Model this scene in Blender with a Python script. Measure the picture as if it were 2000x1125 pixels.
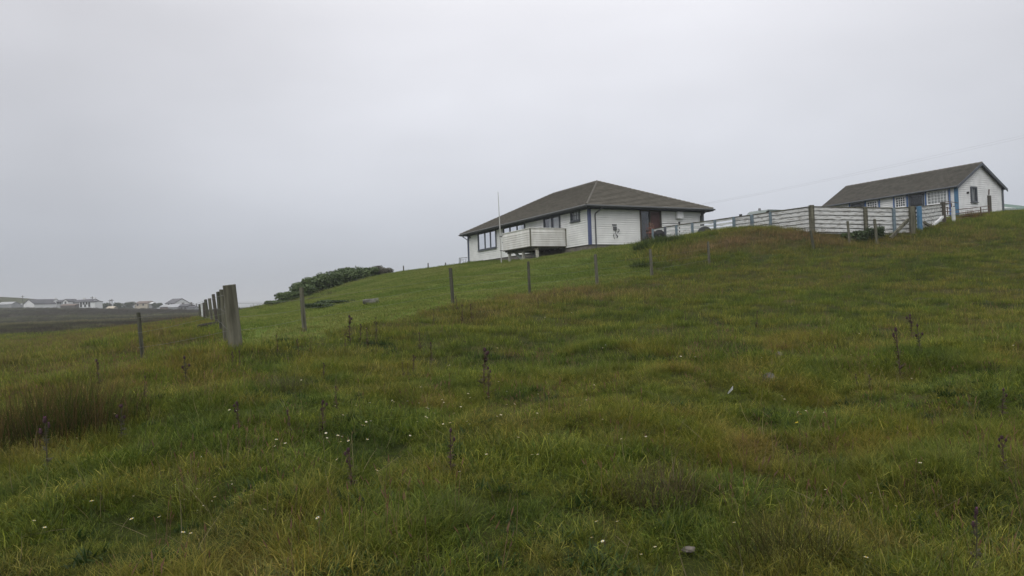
import bpy, math, random
import numpy as np
from mathutils import Vector, Matrix
random.seed(7); RNG = np.random.default_rng(11)
C = bpy.context.scene
for o in list(bpy.data.objects): bpy.data.objects.remove(o)
COL = C.collection
# ------------------------------------------------------------------ camera
F, CX, CY, PITCH, ROLL, EYE = 1411., 1000., 562.5, .0162, -.0357, 1.6
cd = bpy.data.cameras.new('camera'); cam = bpy.data.objects.new('camera', cd); COL.objects.link(cam)
cd.sensor_width = 36; cd.lens = F/2000*36; cd.clip_start = .05; cd.clip_end = 20000
cam.matrix_world = Matrix.Translation((0, 0, EYE)) @ Matrix.Rotation(math.pi/2+PITCH, 4, 'X') @ Matrix.Rotation(ROLL, 4, 'Z')
C.camera = cam
C.render.resolution_x = 1024; C.render.resolution_y = 576
C.view_settings.view_transform = 'Standard'; C.view_settings.look = 'None'
C.view_settings.exposure = 0.0; C.view_settings.gamma = 1.0
# ------------------------------------------------------------------ world: overcast sky
SUN_EL, SUN_AZ = math.radians(38), math.radians(200)     # azimuth clockwise from +Y
w = bpy.data.worlds.new('World'); C.world = w; w.use_nodes = True
nt = w.node_tree; nt.nodes.clear(); N = nt.nodes.new; LK = nt.links.new
sky = N('ShaderNodeTexSky'); sky.sky_type = 'NISHITA'; sky.sun_disc = False
sky.sun_elevation = SUN_EL; sky.sun_rotation = SUN_AZ
bg1 = N('ShaderNodeBackground'); bg1.inputs[1].default_value = .05; LK(sky.outputs[0], bg1.inputs[0])
tc = N('ShaderNodeTexCoord'); sep = N('ShaderNodeSeparateXYZ'); LK(tc.outputs['Generated'], sep.inputs[0])
ramp = N('ShaderNodeValToRGB'); LK(sep.outputs[2], ramp.inputs[0]); cr = ramp.color_ramp
SKYR = [(0.0, (.475, .515, .60)), (.06, (.585, .62, .70)), (.16, (.775, .795, .86)), (.36, (.965, .965, 1.02)), (1.0, (2.7, 2.66, 2.6))]
while len(cr.elements) < len(SKYR): cr.elements.new(.5)
for e, (p, c) in zip(cr.elements, SKYR): e.position = p; e.color = (*c, 1)
# slow cloud mottling and a brighter quarter of the cloud deck
mp = N('ShaderNodeMapping'); mp.inputs['Scale'].default_value = (1, 1, 2.6); LK(tc.outputs['Generated'], mp.inputs[0])
nz = N('ShaderNodeTexNoise'); nz.inputs['Scale'].default_value = 2.1; nz.inputs['Detail'].default_value = 4; nz.inputs['Roughness'].default_value = .45; LK(mp.outputs[0], nz.inputs['Vector'])
mr = N('ShaderNodeMapRange'); mr.inputs[1].default_value = .3; mr.inputs[2].default_value = .7; mr.inputs[3].default_value = .90; mr.inputs[4].default_value = 1.07; LK(nz.outputs[0], mr.inputs[0])
dot = N('ShaderNodeVectorMath'); dot.operation = 'DOT_PRODUCT'; LK(tc.outputs['Generated'], dot.inputs[0])
dot.inputs[1].default_value = Vector((.14, .94, .2)).normalized()
mr2 = N('ShaderNodeMapRange'); mr2.inputs[1].default_value = .78; mr2.inputs[2].default_value = 1.0; mr2.inputs[3].default_value = .80; mr2.inputs[4].default_value = 1.03; LK(dot.outputs['Value'], mr2.inputs[0])
mu = N('ShaderNodeMath'); mu.operation = 'MULTIPLY'; LK(mr.outputs[0], mu.inputs[0]); LK(mr2.outputs[0], mu.inputs[1])
sc = N('ShaderNodeVectorMath'); sc.operation = 'SCALE'; LK(ramp.outputs[0], sc.inputs[0]); LK(mu.outputs[0], sc.inputs['Scale'])
bg2 = N('ShaderNodeBackground'); bg2.inputs[1].default_value = 1.0; LK(sc.outputs[0], bg2.inputs[0])
mx = N('ShaderNodeMixShader'); mx.inputs[0].default_value = .90; LK(bg1.outputs[0], mx.inputs[1]); LK(bg2.outputs[0], mx.inputs[2])
wo = N('ShaderNodeOutputWorld'); LK(mx.outputs[0], wo.inputs[0])
ld = bpy.data.lights.new('sun', 'SUN'); ld.energy = 1.0; ld.angle = math.radians(30); ld.color = (1, .97, .92)
so = bpy.data.objects.new('sun', ld); COL.objects.link(so)
sd = Vector((math.sin(SUN_AZ)*math.cos(SUN_EL), math.cos(SUN_AZ)*math.cos(SUN_EL), math.sin(SUN_EL)))
so.rotation_euler = (-sd).to_track_quat('-Z', 'Y').to_euler()

# ------------------------------------------------------------------ pixel <-> world
RC = np.array(cam.matrix_world.to_3x3())
def ray(px, py):
    d = RC @ np.array([(px-CX)/F, -(py-CY)/F, -1.]); return d/d[1]
def at(px, py, d): return np.array([0, 0, EYE]) + ray(px, py)*d
# ------------------------------------------------------------------ materials
MATS = {}
def mat(name, col, rough=.8, col2=None, scale=4., detail=5, bump=0., bscale=None, stretch=(1, 1, 1), lo=.35, hi=.65, spec=.3, metal=0., coord='Object'):
    if name in MATS: return MATS[name]
    m = bpy.data.materials.new(name); m.use_nodes = True; t = m.node_tree; p = t.nodes['Principled BSDF']
    p.inputs['Roughness'].default_value = rough; p.inputs['Specular IOR Level'].default_value = spec; p.inputs['Metallic'].default_value = metal
    p.inputs['Base Color'].default_value = (*col, 1)
    co = t.nodes.new('ShaderNodeTexCoord'); ma = t.nodes.new('ShaderNodeMapping'); ma.inputs['Scale'].default_value = stretch
    t.links.new(co.outputs[coord], ma.inputs[0])
    if col2:
        n = t.nodes.new('ShaderNodeTexNoise'); n.inputs['Scale'].default_value = scale; n.inputs['Detail'].default_value = detail; t.links.new(ma.outputs[0], n.inputs['Vector'])
        r = t.nodes.new('ShaderNodeValToRGB'); r.color_ramp.elements[0].position = lo; r.color_ramp.elements[1].position = hi
        r.color_ramp.elements[0].color = (*col, 1); r.color_ramp.elements[1].color = (*col2, 1)
        t.links.new(n.outputs[0], r.inputs[0]); t.links.new(r.outputs[0], p.inputs['Base Color'])
    if bump:
        n2 = t.nodes.new('ShaderNodeTexNoise'); n2.inputs['Scale'].default_value = bscale or scale*3; n2.inputs['Detail'].default_value = 6; t.links.new(ma.outputs[0], n2.inputs['Vector'])
        b = t.nodes.new('ShaderNodeBump'); b.inputs['Strength'].default_value = bump; b.inputs['Distance'].default_value = .03; t.links.new(n2.outputs[0], b.inputs['Height']); t.links.new(b.outputs[0], p.inputs['Normal'])
    MATS[name] = m; return m
M_SIDE = mat('white_siding', (.72, .73, .72), .55, (.82, .83, .82), 1.3, 6, .1, 30)
M_SIDE2 = mat('white_siding_weathered', (.68, .69, .70), .6, (.79, .80, .81), 2.2, 6, .1, 30)
M_BALC = mat('balcony_boards', (.60, .59, .56), .6, (.72, .72, .70), 2.5, 6, .1, 30, stretch=(1, 1, .35))
M_ROOF = mat('roof_tile', (.078, .072, .056), .9, (.125, .115, .094), 2.2, 10, .6, 40, lo=.30, hi=.66)
M_ROOF2 = mat('roof_tile_grey', (.070, .066, .055), .9, (.115, .108, .092), 2.5, 10, .6, 40, lo=.30, hi=.66)
M_RIDGE = mat('ridge_tile', (.12, .115, .10), .9, (.17, .16, .14), 6)
M_FASC = mat('dark_blue_grey_paint', (.065, .075, .090), .5, (.09, .10, .115), 3)
M_BLUE = mat('blue_paint', (.06, .12, .28), .45, (.085, .16, .33), 5)
M_BLUE2 = mat('bright_blue_paint', (.05, .14, .25), .5, (.08, .18, .29), 7)
M_PURP = mat('blue_violet_paint', (.065, .085, .185), .45, (.09, .11, .215), 5)
M_TEAL = mat('faded_blue_paint', (.10, .145, .18), .6, (.16, .20, .225), 9)
M_CONC = mat('plinth_render', (.13, .12, .105), .9, (.20, .185, .16), 3, 7, .3, 25)
M_DARK = mat('dark_interior', (.018, .019, .02), .7)
M_DOOR = mat('dark_brown_door', (.04, .033, .03), .5, (.055, .045, .04), 3)
M_DOORR = mat('red_brown_door', (.062, .034, .032), .5, (.085, .044, .041), 3)
M_CURT = mat('curtain', (.40, .40, .39), .9, (.55, .54, .52), 8, stretch=(1, 1, .1))
M_WHITE = mat('white_paint', (.68, .69, .70), .5, (.74, .75, .76), 8)
M_GREYW = mat('grey_weathered_wood', (.045, .044, .030), 1, (.165, .16, .12), 11, 9, .9, 70, lo=.30, hi=.68, stretch=(1, 1, .10))
M_GREYW2 = mat('green_grey_weathered_wood', (.035, .036, .025), 1, (.10, .10, .072), 12, 9, .8, 60, stretch=(1, 1, .12))
M_DARKW = mat('dark_old_wood', (.045, .04, .033), .9, (.09, .08, .065), 9, 8, .6, 60, stretch=(1, 1, .12))
M_PEEL = mat('peeling_white_boards', (.26, .255, .24), .75, (.58, .59, .585), 6.5, 9, .2, 30, stretch=(.5, .5, 3), lo=.36, hi=.50)
M_PALE = mat('pale_weathered_boards', (.40, .42, .41), .7, (.60, .62, .62), 5, 8, .2, 30, stretch=(.4, .4, 3))
M_METAL = mat('galvanised_metal', (.13, .135, .14), .5, (.22, .225, .23), 12, metal=.5)
M_RUST = mat('rusty_metal', (.075, .045, .035), .8, (.13, .085, .065), 12)
M_BLACK = mat('black_plastic', (.022, .023, .025), .5)
M_PIPE = mat('grey_plastic_pipe', (.085, .09, .095), .4)
M_STONE = mat('grey_stone', (.07, .065, .058), .9, (.16, .15, .14), 7, 8, .5, 25)
M_VAN = mat('pale_green_paint', (.085, .115, .105), .35, (.11, .14, .13), 2, spec=.5)
M_VGL = mat('van_glass', (.12, .15, .16), .12, spec=.8)
def glass_mat():
    m = bpy.data.materials.new('window_glass'); m.use_nodes = True; t = m.node_tree; t.nodes.clear()
    g = t.nodes.new('ShaderNodeBsdfGlossy'); g.inputs['Roughness'].default_value = .03; g.inputs['Color'].default_value = (.9, .92, .95, 1)
    tr = t.nodes.new('ShaderNodeBsdfTransparent'); tr.inputs['Color'].default_value = (.82, .85, .86, 1)
    fr = t.nodes.new('ShaderNodeLayerWeight'); fr.inputs[0].default_value = .12
    a = t.nodes.new('ShaderNodeMath'); a.operation = 'ADD'; a.inputs[1].default_value = .06; t.links.new(fr.outputs['Fresnel'], a.inputs[0])
    mi = t.nodes.new('ShaderNodeMixShader'); o = t.nodes.new('ShaderNodeOutputMaterial')
    t.links.new(a.outputs[0], mi.inputs[0]); t.links.new(tr.outputs[0], mi.inputs[1]); t.links.new(g.outputs[0], mi.inputs[2]); t.links.new(mi.outputs[0], o.inputs[0]); return m
M_GLASS = glass_mat()
# ------------------------------------------------------------------ mesh builder
def sset(o, label=None, cat=None, group=None, kind=None):
    if label: o['label'] = label
    if cat: o['category'] = cat
    if group: o['group'] = group
    if kind: o['kind'] = kind
    return o
class MB:
    def __init__(s): s.v = []; s.f = []
    def hexa(s, p):                      # 8 points: bottom 4 ccw, top 4 ccw
        n = len(s.v); s.v += [tuple(map(float, q)) for q in p]
        for a in ((0, 3, 2, 1), (4, 5, 6, 7), (0, 1, 5, 4), (1, 2, 6, 5), (2, 3, 7, 6), (3, 0, 4, 7)): s.f.append(tuple(n+i for i in a))
        return s
    def box(s, x0, x1, y0, y1, z0, z1):
        return s.hexa([(x0, y0, z0), (x1, y0, z0), (x1, y1, z0), (x0, y1, z0), (x0, y0, z1), (x1, y0, z1), (x1, y1, z1), (x0, y1, z1)])
    def quad(s, *p):
        n = len(s.v); s.v += [tuple(map(float, q)) for q in p]; s.f.append(tuple(range(n, n+len(p)))); return s
    def beam(s, a, b, w, h, up=(0, 0, 1)):
        a, b, up = Vector(a), Vector(b), Vector(up); d = (b-a).normalized(); x = d.cross(up).normalized()*w/2; z = x.cross(d).normalized()*h/2
        return s.hexa([a-x-z, a+x-z, b+x-z, b-x-z, a-x+z, a+x+z, b+x+z, b-x+z])
    def tube(s, pts, r, n=8, cap=True):
        pts = [Vector(p) for p in pts]; r = r if isinstance(r, (list, tuple)) else [r]*len(pts); b = len(s.v)
        for i, p in enumerate(pts):
            d = (pts[min(i+1, len(pts)-1)]-pts[max(i-1, 0)]).normalized()
            x = d.cross(Vector((0, 0, 1)) if abs(d.z) < .9 else Vector((0, 1, 0))).normalized(); y = d.cross(x)
            for k in range(n):
                a = 2*math.pi*k/n; q = p+(x*math.cos(a)+y*math.sin(a))*r[i]; s.v.append(tuple(q))
        for i in range(len(pts)-1):
            for k in range(n):
                a = b+i*n+k; c = b+i*n+(k+1) % n; s.f.append((a, c, c+n, a+n))
        if cap: s.f.append(tuple(b+k for k in range(n))[::-1]); s.f.append(tuple(b+(len(pts)-1)*n+k for k in range(n)))
        return s
    def mesh(s, name, m, smooth=False):
        me = bpy.data.meshes.new(name); me.from_pydata(s.v, [], s.f); me.materials.append(m); me.update()
        if smooth: me.polygons.foreach_set('use_smooth', [True]*len(me.polygons))
        return me
    def build(s, name, m, parent=None, smooth=False, loc=None, bevel=0):
        o = bpy.data.objects.new(name, s.mesh(name, m, smooth)); COL.objects.link(o); o.parent = parent
        if loc is not None: o.location = loc
        if bevel:
            b = o.modifiers.new('b', 'BEVEL'); b.width = bevel; b.segments = 2; b.limit_method = 'ANGLE'
        return o
def empty(name, loc, rz=0., **k):
    o = bpy.data.objects.new(name, None); COL.objects.link(o); o.location = loc; o.rotation_euler = (0, 0, rz); o.empty_display_size = .2
    return sset(o, **k)
def copy_tree(o, parent=None):
    c = o.copy(); COL.objects.link(c); c.parent = parent
    for ch in list(o.children): copy_tree(ch, c)
    return c
# ------------------------------------------------------------------ terrain
def vnoise(x, y, s, seed=0):
    x = np.asarray(x, float)/s+seed*17.31; y = np.asarray(y, float)/s-seed*9.77
    xi, yi = np.floor(x).astype(np.int64), np.floor(y).astype(np.int64); fx, fy = x-xi, y-yi; fx = fx*fx*(3-2*fx); fy = fy*fy*(3-2*fy)
    def h(a, b):
        n = (a*374761393+b*668265263+seed*1442695) & 0x7fffffff; n = ((n ^ (n >> 13))*1274126177) & 0x7fffffff
        return ((n ^ (n >> 16)) & 0xffff)/65535.
    return (h(xi, yi)*(1-fx)+h(xi+1, yi)*fx)*(1-fy)+(h(xi, yi+1)*(1-fx)+h(xi+1, yi+1)*fx)*fy
def fbm(x, y, s, seed=0, o=3): return sum(vnoise(x, y, s/2**k, seed+k)*.5**k for k in range(o))/sum(.5**k for k in range(o))
H1, H2, YAW = np.array([5.304, 47.914, 5.094]), np.array([33.504, 53.94, 6.586]), .485
UU, VV = np.array([math.cos(YAW), math.sin(YAW), 0]), np.array([-math.sin(YAW), math.cos(YAW), 0])
def h1(u, v, z=0.): return H1+UU*u+VV*v+np.array([0, 0, z])
def h2(u, v, z=0.): return H2+UU*u+VV*v+np.array([0, 0, z])
ctrl = [at(*p) for p in [
    (1000, 1125, 4.0), (0, 1125, 4.0), (2000, 1125, 4.0), (0, 1000, 5.2), (1000, 900, 6.3), (2000, 900, 6.2), (0, 800, 9.7), (600, 800, 8.1),
    (0, 700, 22), (1000, 700, 13), (600, 700, 13), (1400, 700, 11.5), (2000, 750, 9), (150, 660, 38), (280, 706, 16.5), (350, 640, 38),
    (595, 647, 18.5), (885, 592, 23.4), (1035, 572, 26), (1167, 559, 27), (1274, 540, 29), (1386, 519, 32), (1590, 489, 34), (1660, 473, 36), (1713, 466, 36.5),
    (462, 678, 13), (1000, 620, 19.5), (1400, 620, 18), (1400, 560, 26), (2000, 600, 20), (1800, 500, 30), (2000, 500, 31), (1700, 580, 21), (800, 640, 17.5),
    (1583, 453, 36.3), (1778, 453, 36.5), (1840, 438, 41), (1915, 427, 46), (2000, 414, 49), (1700, 452, 37),
    (540, 599, 54), (640, 571, 57), (700, 549, 61), (760, 536, 64), (800, 531, 65), (850, 526, 65.5), (885, 521, 64), (600, 585, 55.5), (570, 622, 27), (700, 590, 32), (820, 560, 36), (1150, 520, 36), (950, 560, 32), (1351, 463, 38.8), (1395, 459, 38.3), (1432, 454, 37.8), (1503, 448, 36.6), (1285, 476, 41)]]
ctrl += [h1(0, 0, -.42), h1(0, 5, -.62), h1(0, 10, -.40), h1(0, 15, -.15), h1(0, 19.4, 0.0), h1(-3, 4, -.86), h1(-3, 7.5, -.82), h1(-5, 5, -1.1), h1(2, 0, -.30), h1(4.6, 0, -.02), h1(9.8, 0, -.02), h1(9.8, 10, -.0), h1(5, 20, -.4),
         h1(0, 30, -2.0), h1(10, 35, -2), h2(0, 0), h2(6, 0, .1), h2(0, 11), h2(6, 12), h2(-5, 5, -.9), h2(12, -2, .1), h2(20, 10, .4)]
ctrl += [np.array(p) for p in [(15.2, 50, 4.9), (-28, 75, .3), (-14, 90, .6), (0, 100, 2.5), (40, 90, 6.2), (70, 60, 7.), (60, 30, 4.5), (30, 8, 1.0), (20, -10, .3), (-20, -10, -.1), (0, -8, -.1), (-25, 10, .2), (-45, 30, .2), (-60, 60, .15),
                               (-9.2, 20, 1.0), (-12.4, 26, 1.0), (-15, 32, 1.0), (-19, 41, .95), (-24.5, 53, .8), (-30, 66, .6), (110, 110, 7), (-90, 100, 0.3)]]
ctrl = np.array(ctrl); CP = ctrl[:, :2]
def _U(r2): return .5*r2*np.log(np.maximum(r2, 1e-9))
_d2 = ((CP[:, None]-CP[None])**2).sum(-1); _n = len(CP)
_A = np.zeros((_n+3, _n+3)); _A[:_n, :_n] = _U(_d2)+np.eye(_n)*3.0; _A[:_n, _n] = 1; _A[:_n, _n+1:] = CP; _A[_n:, :_n] = _A[:_n, _n:].T
_w = np.linalg.solve(_A, np.concatenate([ctrl[:, 2], [0, 0, 0]]))
def sst(a, b, x): t = np.clip((x-a)/(b-a), 0, 1); return t*t*(3-2*t)
def zone_lawn(x, y):
    """1 on the mown lawn, 0 elsewhere"""
    # fence line (lower boundary) as y of x
    fx = np.array([-60, -5.5, -5.3, -1.9, .6, 3.2, 5.6, 9.6, 10.5, 40]); fy = np.array([125, 14.5, 14.0, 23.2, 26.0, 27.2, 29.2, 33, 200, 200])
    fxl = np.array([-60., -28.4, -17.5, -10.6, -7.8, -5.2]); fyl = np.array([130., 66, 41, 26, 19.5, 13.5])
    m = sst(-.4, .5, y-np.interp(x, [-5.3, -1.9, .6, 3.2, 5.6, 9.6], [13.8, 23.4, 26.2, 27.3, 29.3, 50])+(vnoise(x, y, 1.1, 3)-.5)*1.2)
    m *= sst(-.4, .4, x-np.interp(y, fyl[::-1], fxl[::-1]))
    m *= sst(.25, -.25, x/np.maximum(y, 1)-.181+(vnoise(x, y, 1.5, 5)-.5)*.03) * sst(80, 62, y)
    return np.where(y > 13.8, m, 0)
def zone_moor(x, y):
    r = np.hypot(x, y); return sst(62, 104, r+(fbm(x*.6, y, 11, 21)-.5)*46)*sst(-.24, -.33, x/np.maximum(y, 1))*(1-.9*sst(215, 260, y+(fbm(x, y, 60, 23)-.5)*120))
def Zt(x, y, micro=True):
    x = np.atleast_1d(np.asarray(x, float)); y = np.atleast_1d(np.asarray(y, float)); z = np.empty_like(x)
    cx, cy = np.clip(x, -100, 120), np.clip(y, -12, 115)
    for i in range(0, len(x), 20000):
        P = np.stack([cx[i:i+20000], cy[i:i+20000]], 1); d = ((P[:, None]-CP[None])**2).sum(-1)
        z[i:i+20000] = _U(d)@_w[:_n]+_w[_n]+P@_w[_n+1:]
    r = np.hypot(x, y); a = x/np.maximum(y, 1.)
    plate = np.interp(a, [-.9, -.71, -.59, -.466, -.425, -.37, -.33, .2, .6], [6.2, 6.0, 4.6, 2.6, 1.9, 2.0, 2.4, 3, 6])
    zf = .25+sst(150, 322, y)*(plate-.25)+9.5*np.exp(-((x+338)**2/(2*48**2)+(y-450)**2/(2*60**2)))+(fbm(x, y, 60, 31)-.5)*.9*sst(80, 140, r)
    zf = zf-sst(650, 1600, r)*38
    back = sst(0, -60, y); zf = zf*(1-back)+back*0.
    b = sst(85, 125, r); z = z*(1-b)+zf*b
    if micro:
        k = sst(60, 25, r)*(1-.85*zone_lawn(x, y))
        z += k*((fbm(x, y, 1.5, 41, 3)-.5)*.40+(vnoise(x, y, .45, 47)-.5)*.05) + sst(30, 60, r)*sst(200, 60, r)*(fbm(x, y, 7, 51)-.5)*.35*(1-zone_lawn(x, y))
    return z
def zt(x, y): return float(Zt(x, y)[0])
def ground(px, py, dmax=140):
    d = ray(px, py); t = 2.+np.arange(0, 900)*.02; t = np.concatenate([t, np.geomspace(20, dmax, 900)])
    P = np.array([0, 0, EYE])+t[:, None]*d; z = Zt(P[:, 0], P[:, 1]); i = np.argmax(P[:, 2] < z)
    if P[i, 2] >= z[i]: i = len(t)-1
    return np.array([P[i, 0], P[i, 1], z[i]])
NS = 560; tt = np.linspace(-1, 1, NS); ss = 10.*np.sinh(tt*6.2)
gx, gy = np.meshgrid(ss, ss+0.); GX, GY = gx.ravel(), gy.ravel(); GZ = Zt(GX, GY)
me = bpy.data.meshes.new('ground'); idx = np.arange(NS*NS).reshape(NS, NS)
fc = np.stack([idx[:-1, :-1], idx[:-1, 1:], idx[1:, 1:], idx[1:, :-1]], -1).reshape(-1, 4)
me.vertices.add(NS*NS); me.vertices.foreach_set('co', np.stack([GX, GY, GZ], 1).ravel())
me.loops.add(len(fc)*4); me.loops.foreach_set('vertex_index', fc.ravel()); me.polygons.add(len(fc))
me.polygons.foreach_set('loop_start', np.arange(len(fc))*4); me.polygons.foreach_set('loop_total', np.full(len(fc), 4)); me.update()
me.polygons.foreach_set('use_smooth', np.ones(len(fc), bool))
for nm, val in (('lawn', zone_lawn(GX, GY)), ('moor', zone_moor(GX, GY))):
    a = me.attributes.new(nm, 'FLOAT', 'POINT'); a.data.foreach_set('value', val.astype(np.float32))
def ground_mat():
    m = bpy.data.materials.new('meadow_ground'); m.use_nodes = True; t = m.node_tree; p = t.nodes['Principled BSDF']; p.inputs['Roughness'].default_value = 1; p.inputs['Specular IOR Level'].default_value = .05
    n_, l_ = t.nodes.new, t.links.new; g = n_('ShaderNodeNewGeometry')
    def noise(s, d=5, st=(1, 1, 1)):
        ma = n_('ShaderNodeMapping'); ma.inputs['Scale'].default_value = st; l_(g.outputs['Position'], ma.inputs[0]); n = n_('ShaderNodeTexNoise'); n.inputs['Scale'].default_value = s; n.inputs['Detail'].default_value = d; n.inputs['Roughness'].default_value = .6; l_(ma.outputs[0], n.inputs['Vector']); return n.outputs[0]
    def ramp(f, *st):
        r = n_('ShaderNodeValToRGB'); l_(f, r.inputs[0]); e = r.color_ramp.elements
        while len(e) < len(st): e.new(.5)
        for q, (ps, c) in zip(e, st): q.position = ps; q.color = (*c, 1)
        return r.outputs[0]
    def mix(f, a, b):
        x = n_('ShaderNodeMix'); x.data_type = 'RGBA'; l_(f, x.inputs[0]); l_(a, x.inputs[6]); l_(b, x.inputs[7]); return x.outputs[2]
    fld = ramp(noise(.35, 8, (1, 1, 1)), (.33, (.022, .030, .008)), (.46, (.034, .042, .010)), (.56, (.044, .045, .014)), (.68, (.060, .054, .022)))
    lawn = ramp(noise(.8, 8, (1.2, .45, 1)), (.32, (.062, .098, .018)), (.5, (.090, .13, .026)), (.66, (.125, .148, .040)))
    moor = ramp(noise(.16, 10, (.35, 1, 1)), (.34, (.020, .017, .013)), (.48, (.032, .026, .019)), (.58, (.042, .042, .022)), (.70, (.075, .076, .038)))
    al = n_('ShaderNodeAttribute'); al.attribute_name = 'lawn'; am = n_('ShaderNodeAttribute'); am.attribute_name = 'moor'
    c = mix(al.outputs['Fac'], fld, lawn); c = mix(am.outputs['Fac'], c, moor); l_(c, p.inputs['Base Color'])
    b = n_('ShaderNodeBump'); b.inputs['Strength'].default_value = .8; b.inputs['Distance'].default_value = .12; l_(noise(5, 8), b.inputs['Height']); l_(b.outputs[0], p.inputs['Normal']); return m
me.materials.append(ground_mat()); go = bpy.data.objects.new('ground', me); COL.objects.link(go); go['kind'] = 'structure'
# sea beyond the moor, and a low far coast
s = MB(); s.quad((-5800, 900, -16), (5800, 900, -16), (5800, 5900, -16), (-5800, 5900, -16))
sset(s.build('sea', mat('sea_water', (.05, .07, .09), .25)), kind='structure')
s = MB(); rows = []
for i in range(61):
    x = -2600+i*60.; base = 3600; hgt = 10+34*float(fbm(x, 0, 900, 3))+8*float(vnoise(x, 0, 160, 5)); rows.append((x, hgt))
n0 = 0
for (x0, a0), (x1, a1) in zip(rows[:-1], rows[1:]):
    for (ya, ka, yb, kb) in ((3300, -.7, 3600, 1), (3600, 1, 4100, -.7)): s.quad((x0, ya, a0*ka), (x1, ya, a1*ka), (x1, yb, a1*kb), (x0, yb, a0*kb))
sset(s.build('distant_coast', mat('coast_hill', (.05, .06, .045), 1, (.07, .075, .05), .01), smooth=True), kind='structure')

# ------------------------------------------------------------------ thin sea haze
hz = MB().box(-6000, 6000, -3000, 6000, -70, 70).build('haze', None or mat('haze_air', (.8, .8, .8)), None); hz['kind'] = 'stuff'
_t = MATS['haze_air'].node_tree; _t.nodes.clear(); _v = _t.nodes.new('ShaderNodeVolumePrincipled'); _v.inputs['Density'].default_value = .00055; _v.inputs['Color'].default_value = (.86, .89, .93, 1); _o = _t.nodes.new('ShaderNodeOutputMaterial'); _t.links.new(_v.outputs[0], _o.inputs['Volume'])
# ------------------------------------------------------------------ buildings
def lerp(a, b, t): return tuple(a[i]+(b[i]-a[i])*t for i in range(3))
def clad(mb, fn, length, z0, z1, row=.155, groove=.036, t=.05, holes=(), top=None):
    """lap boards on a wall: fn(s, out, z) -> point; holes = (s0, s1, z0, z1); top(z) -> (s_lo, s_hi) clips gables"""
    n = max(1, round((z1-z0)/row)); hh = (z1-z0)/n
    for i in range(n):
        a, b = z0+i*hh, z0+(i+1)*hh-groove
        lo0, hi0 = (0, length) if not top else top(a); lo1, hi1 = (0, length) if not top else top(b)
        if hi1-lo1 < .02: continue
        segs = [(lo0, hi0, lo1, hi1)]
        for (s0, s1, y0, y1) in holes:
            if b > y0+.02 and a < y1-.02:
                new = []
                for (p0, q0, p1, q1) in segs:
                    if s1 <= p0 or s0 >= q0: new.append((p0, q0, p1, q1)); continue
                    if s0 > p0: new.append((p0, s0, p1, s0))
                    if s1 < q0: new.append((s1, q0, s1, q1))
                segs = new
        for (p0, q0, p1, q1) in segs:
            mb.hexa([fn(p0, 0, a), fn(p0, t, a), fn(q0, t, a), fn(q0, 0, a), fn(p1, 0, b), fn(p1, t*.75, b), fn(q1, t*.75, b), fn(q1, 0, b)])
def courses(mb, a, b, c, d, n, lift=.05):
    """tile courses on a roof plane: a,b eave ends, c,d top ends (b->c, a->d)"""
    nrm = (Vector(b)-Vector(a)).cross(Vector(d)-Vector(a)).normalized()
    if nrm.z < 0: nrm = -nrm
    for i in range(n):
        p0, p1 = lerp(a, d, i/n), lerp(b, c, i/n); q1, q0 = lerp(b, c, (i+1)/n), lerp(a, d, (i+1)/n)
        o = Vector(nrm)*lift
        P0, P1 = Vector(p0)+o, Vector(p1)+o
        mb.quad(P0, P1, q1, q0); mb.quad(p0, p1, P1, P0)
def window(parent, fn, s0, s1, z0, z1, frame=.09, mull=(), bars_h=(), bars_v=(), m=None, mbar=None, curtains=(), proud=.09, sill=True, barw=.03):
    """a window: frame (thing part) > pane, glazing bars, curtains as sub-parts. fn(s, out, z) -> local point"""
    m = m or M_FASC; mbar = mbar or m
    def bx(mb, a, b, o0, o1, c, d): mb.hexa([fn(a, o0, c), fn(b, o0, c), fn(b, o1, c), fn(a, o1, c), fn(a, o0, d), fn(b, o0, d), fn(b, o1, d), fn(a, o1, d)])
    fr = MB(); P = proud+.03
    bx(fr, s0-frame, s0, 0, P, z0-frame, z1+frame); bx(fr, s1, s1+frame, 0, P, z0-frame, z1+frame)
    bx(fr, s0, s1, 0, P, z1, z1+frame); bx(fr, s0, s1, 0, P, z0-frame, z0)
    for x in mull: bx(fr, x-.035, x+.035, 0, P-.006, z0, z1)
    f = fr.build('window', m, parent)
    bk = MB(); bx(bk, s0, s1, -.30, -.28, z0, z1)
    for (a, b, c, d) in ((s0-.01, s0, z0, z1), (s1, s1+.01, z0, z1)): bx(bk, a, b, -.28, 0, c, d)
    bk.build('reveal', M_DARK, f)
    if curtains:
        cu = MB()
        for (a, b) in curtains:
            k = max(2, int((b-a)/.07))
            for i in range(k):
                x0, x1 = a+(b-a)*i/k, a+(b-a)*(i+1)/k; o0, o1 = -.05+.015*(i % 2), -.05+.015*((i+1) % 2)
                cu.quad(fn(x0, o0, z0), fn(x1, o1, z0), fn(x1, o1, z1), fn(x0, o0, z1))
        cu.build('curtain', M_CURT, f)
    pa = MB(); pa.quad(fn(s0, proud-.03, z0), fn(s1, proud-.03, z0), fn(s1, proud-.03, z1), fn(s0, proud-.03, z1)); pa.build('pane', M_GLASS, f)
    if bars_h or bars_v:
        gb = MB()
        for x in bars_v: bx(gb, x-barw/2, x+barw/2, proud-.03, proud, z0, z1)
        for zz in bars_h: bx(gb, s0, s1, proud-.029, proud+.003, zz-barw/2, zz+barw/2)
        gb.build('glazing_bar', mbar, f)
    if sill:
        sl = MB(); bx(sl, s0-frame-.04, s1+frame+.04, 0, P+.06, z0-frame-.05, z0-frame); sl.build('sill', m, f)
    return f
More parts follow.
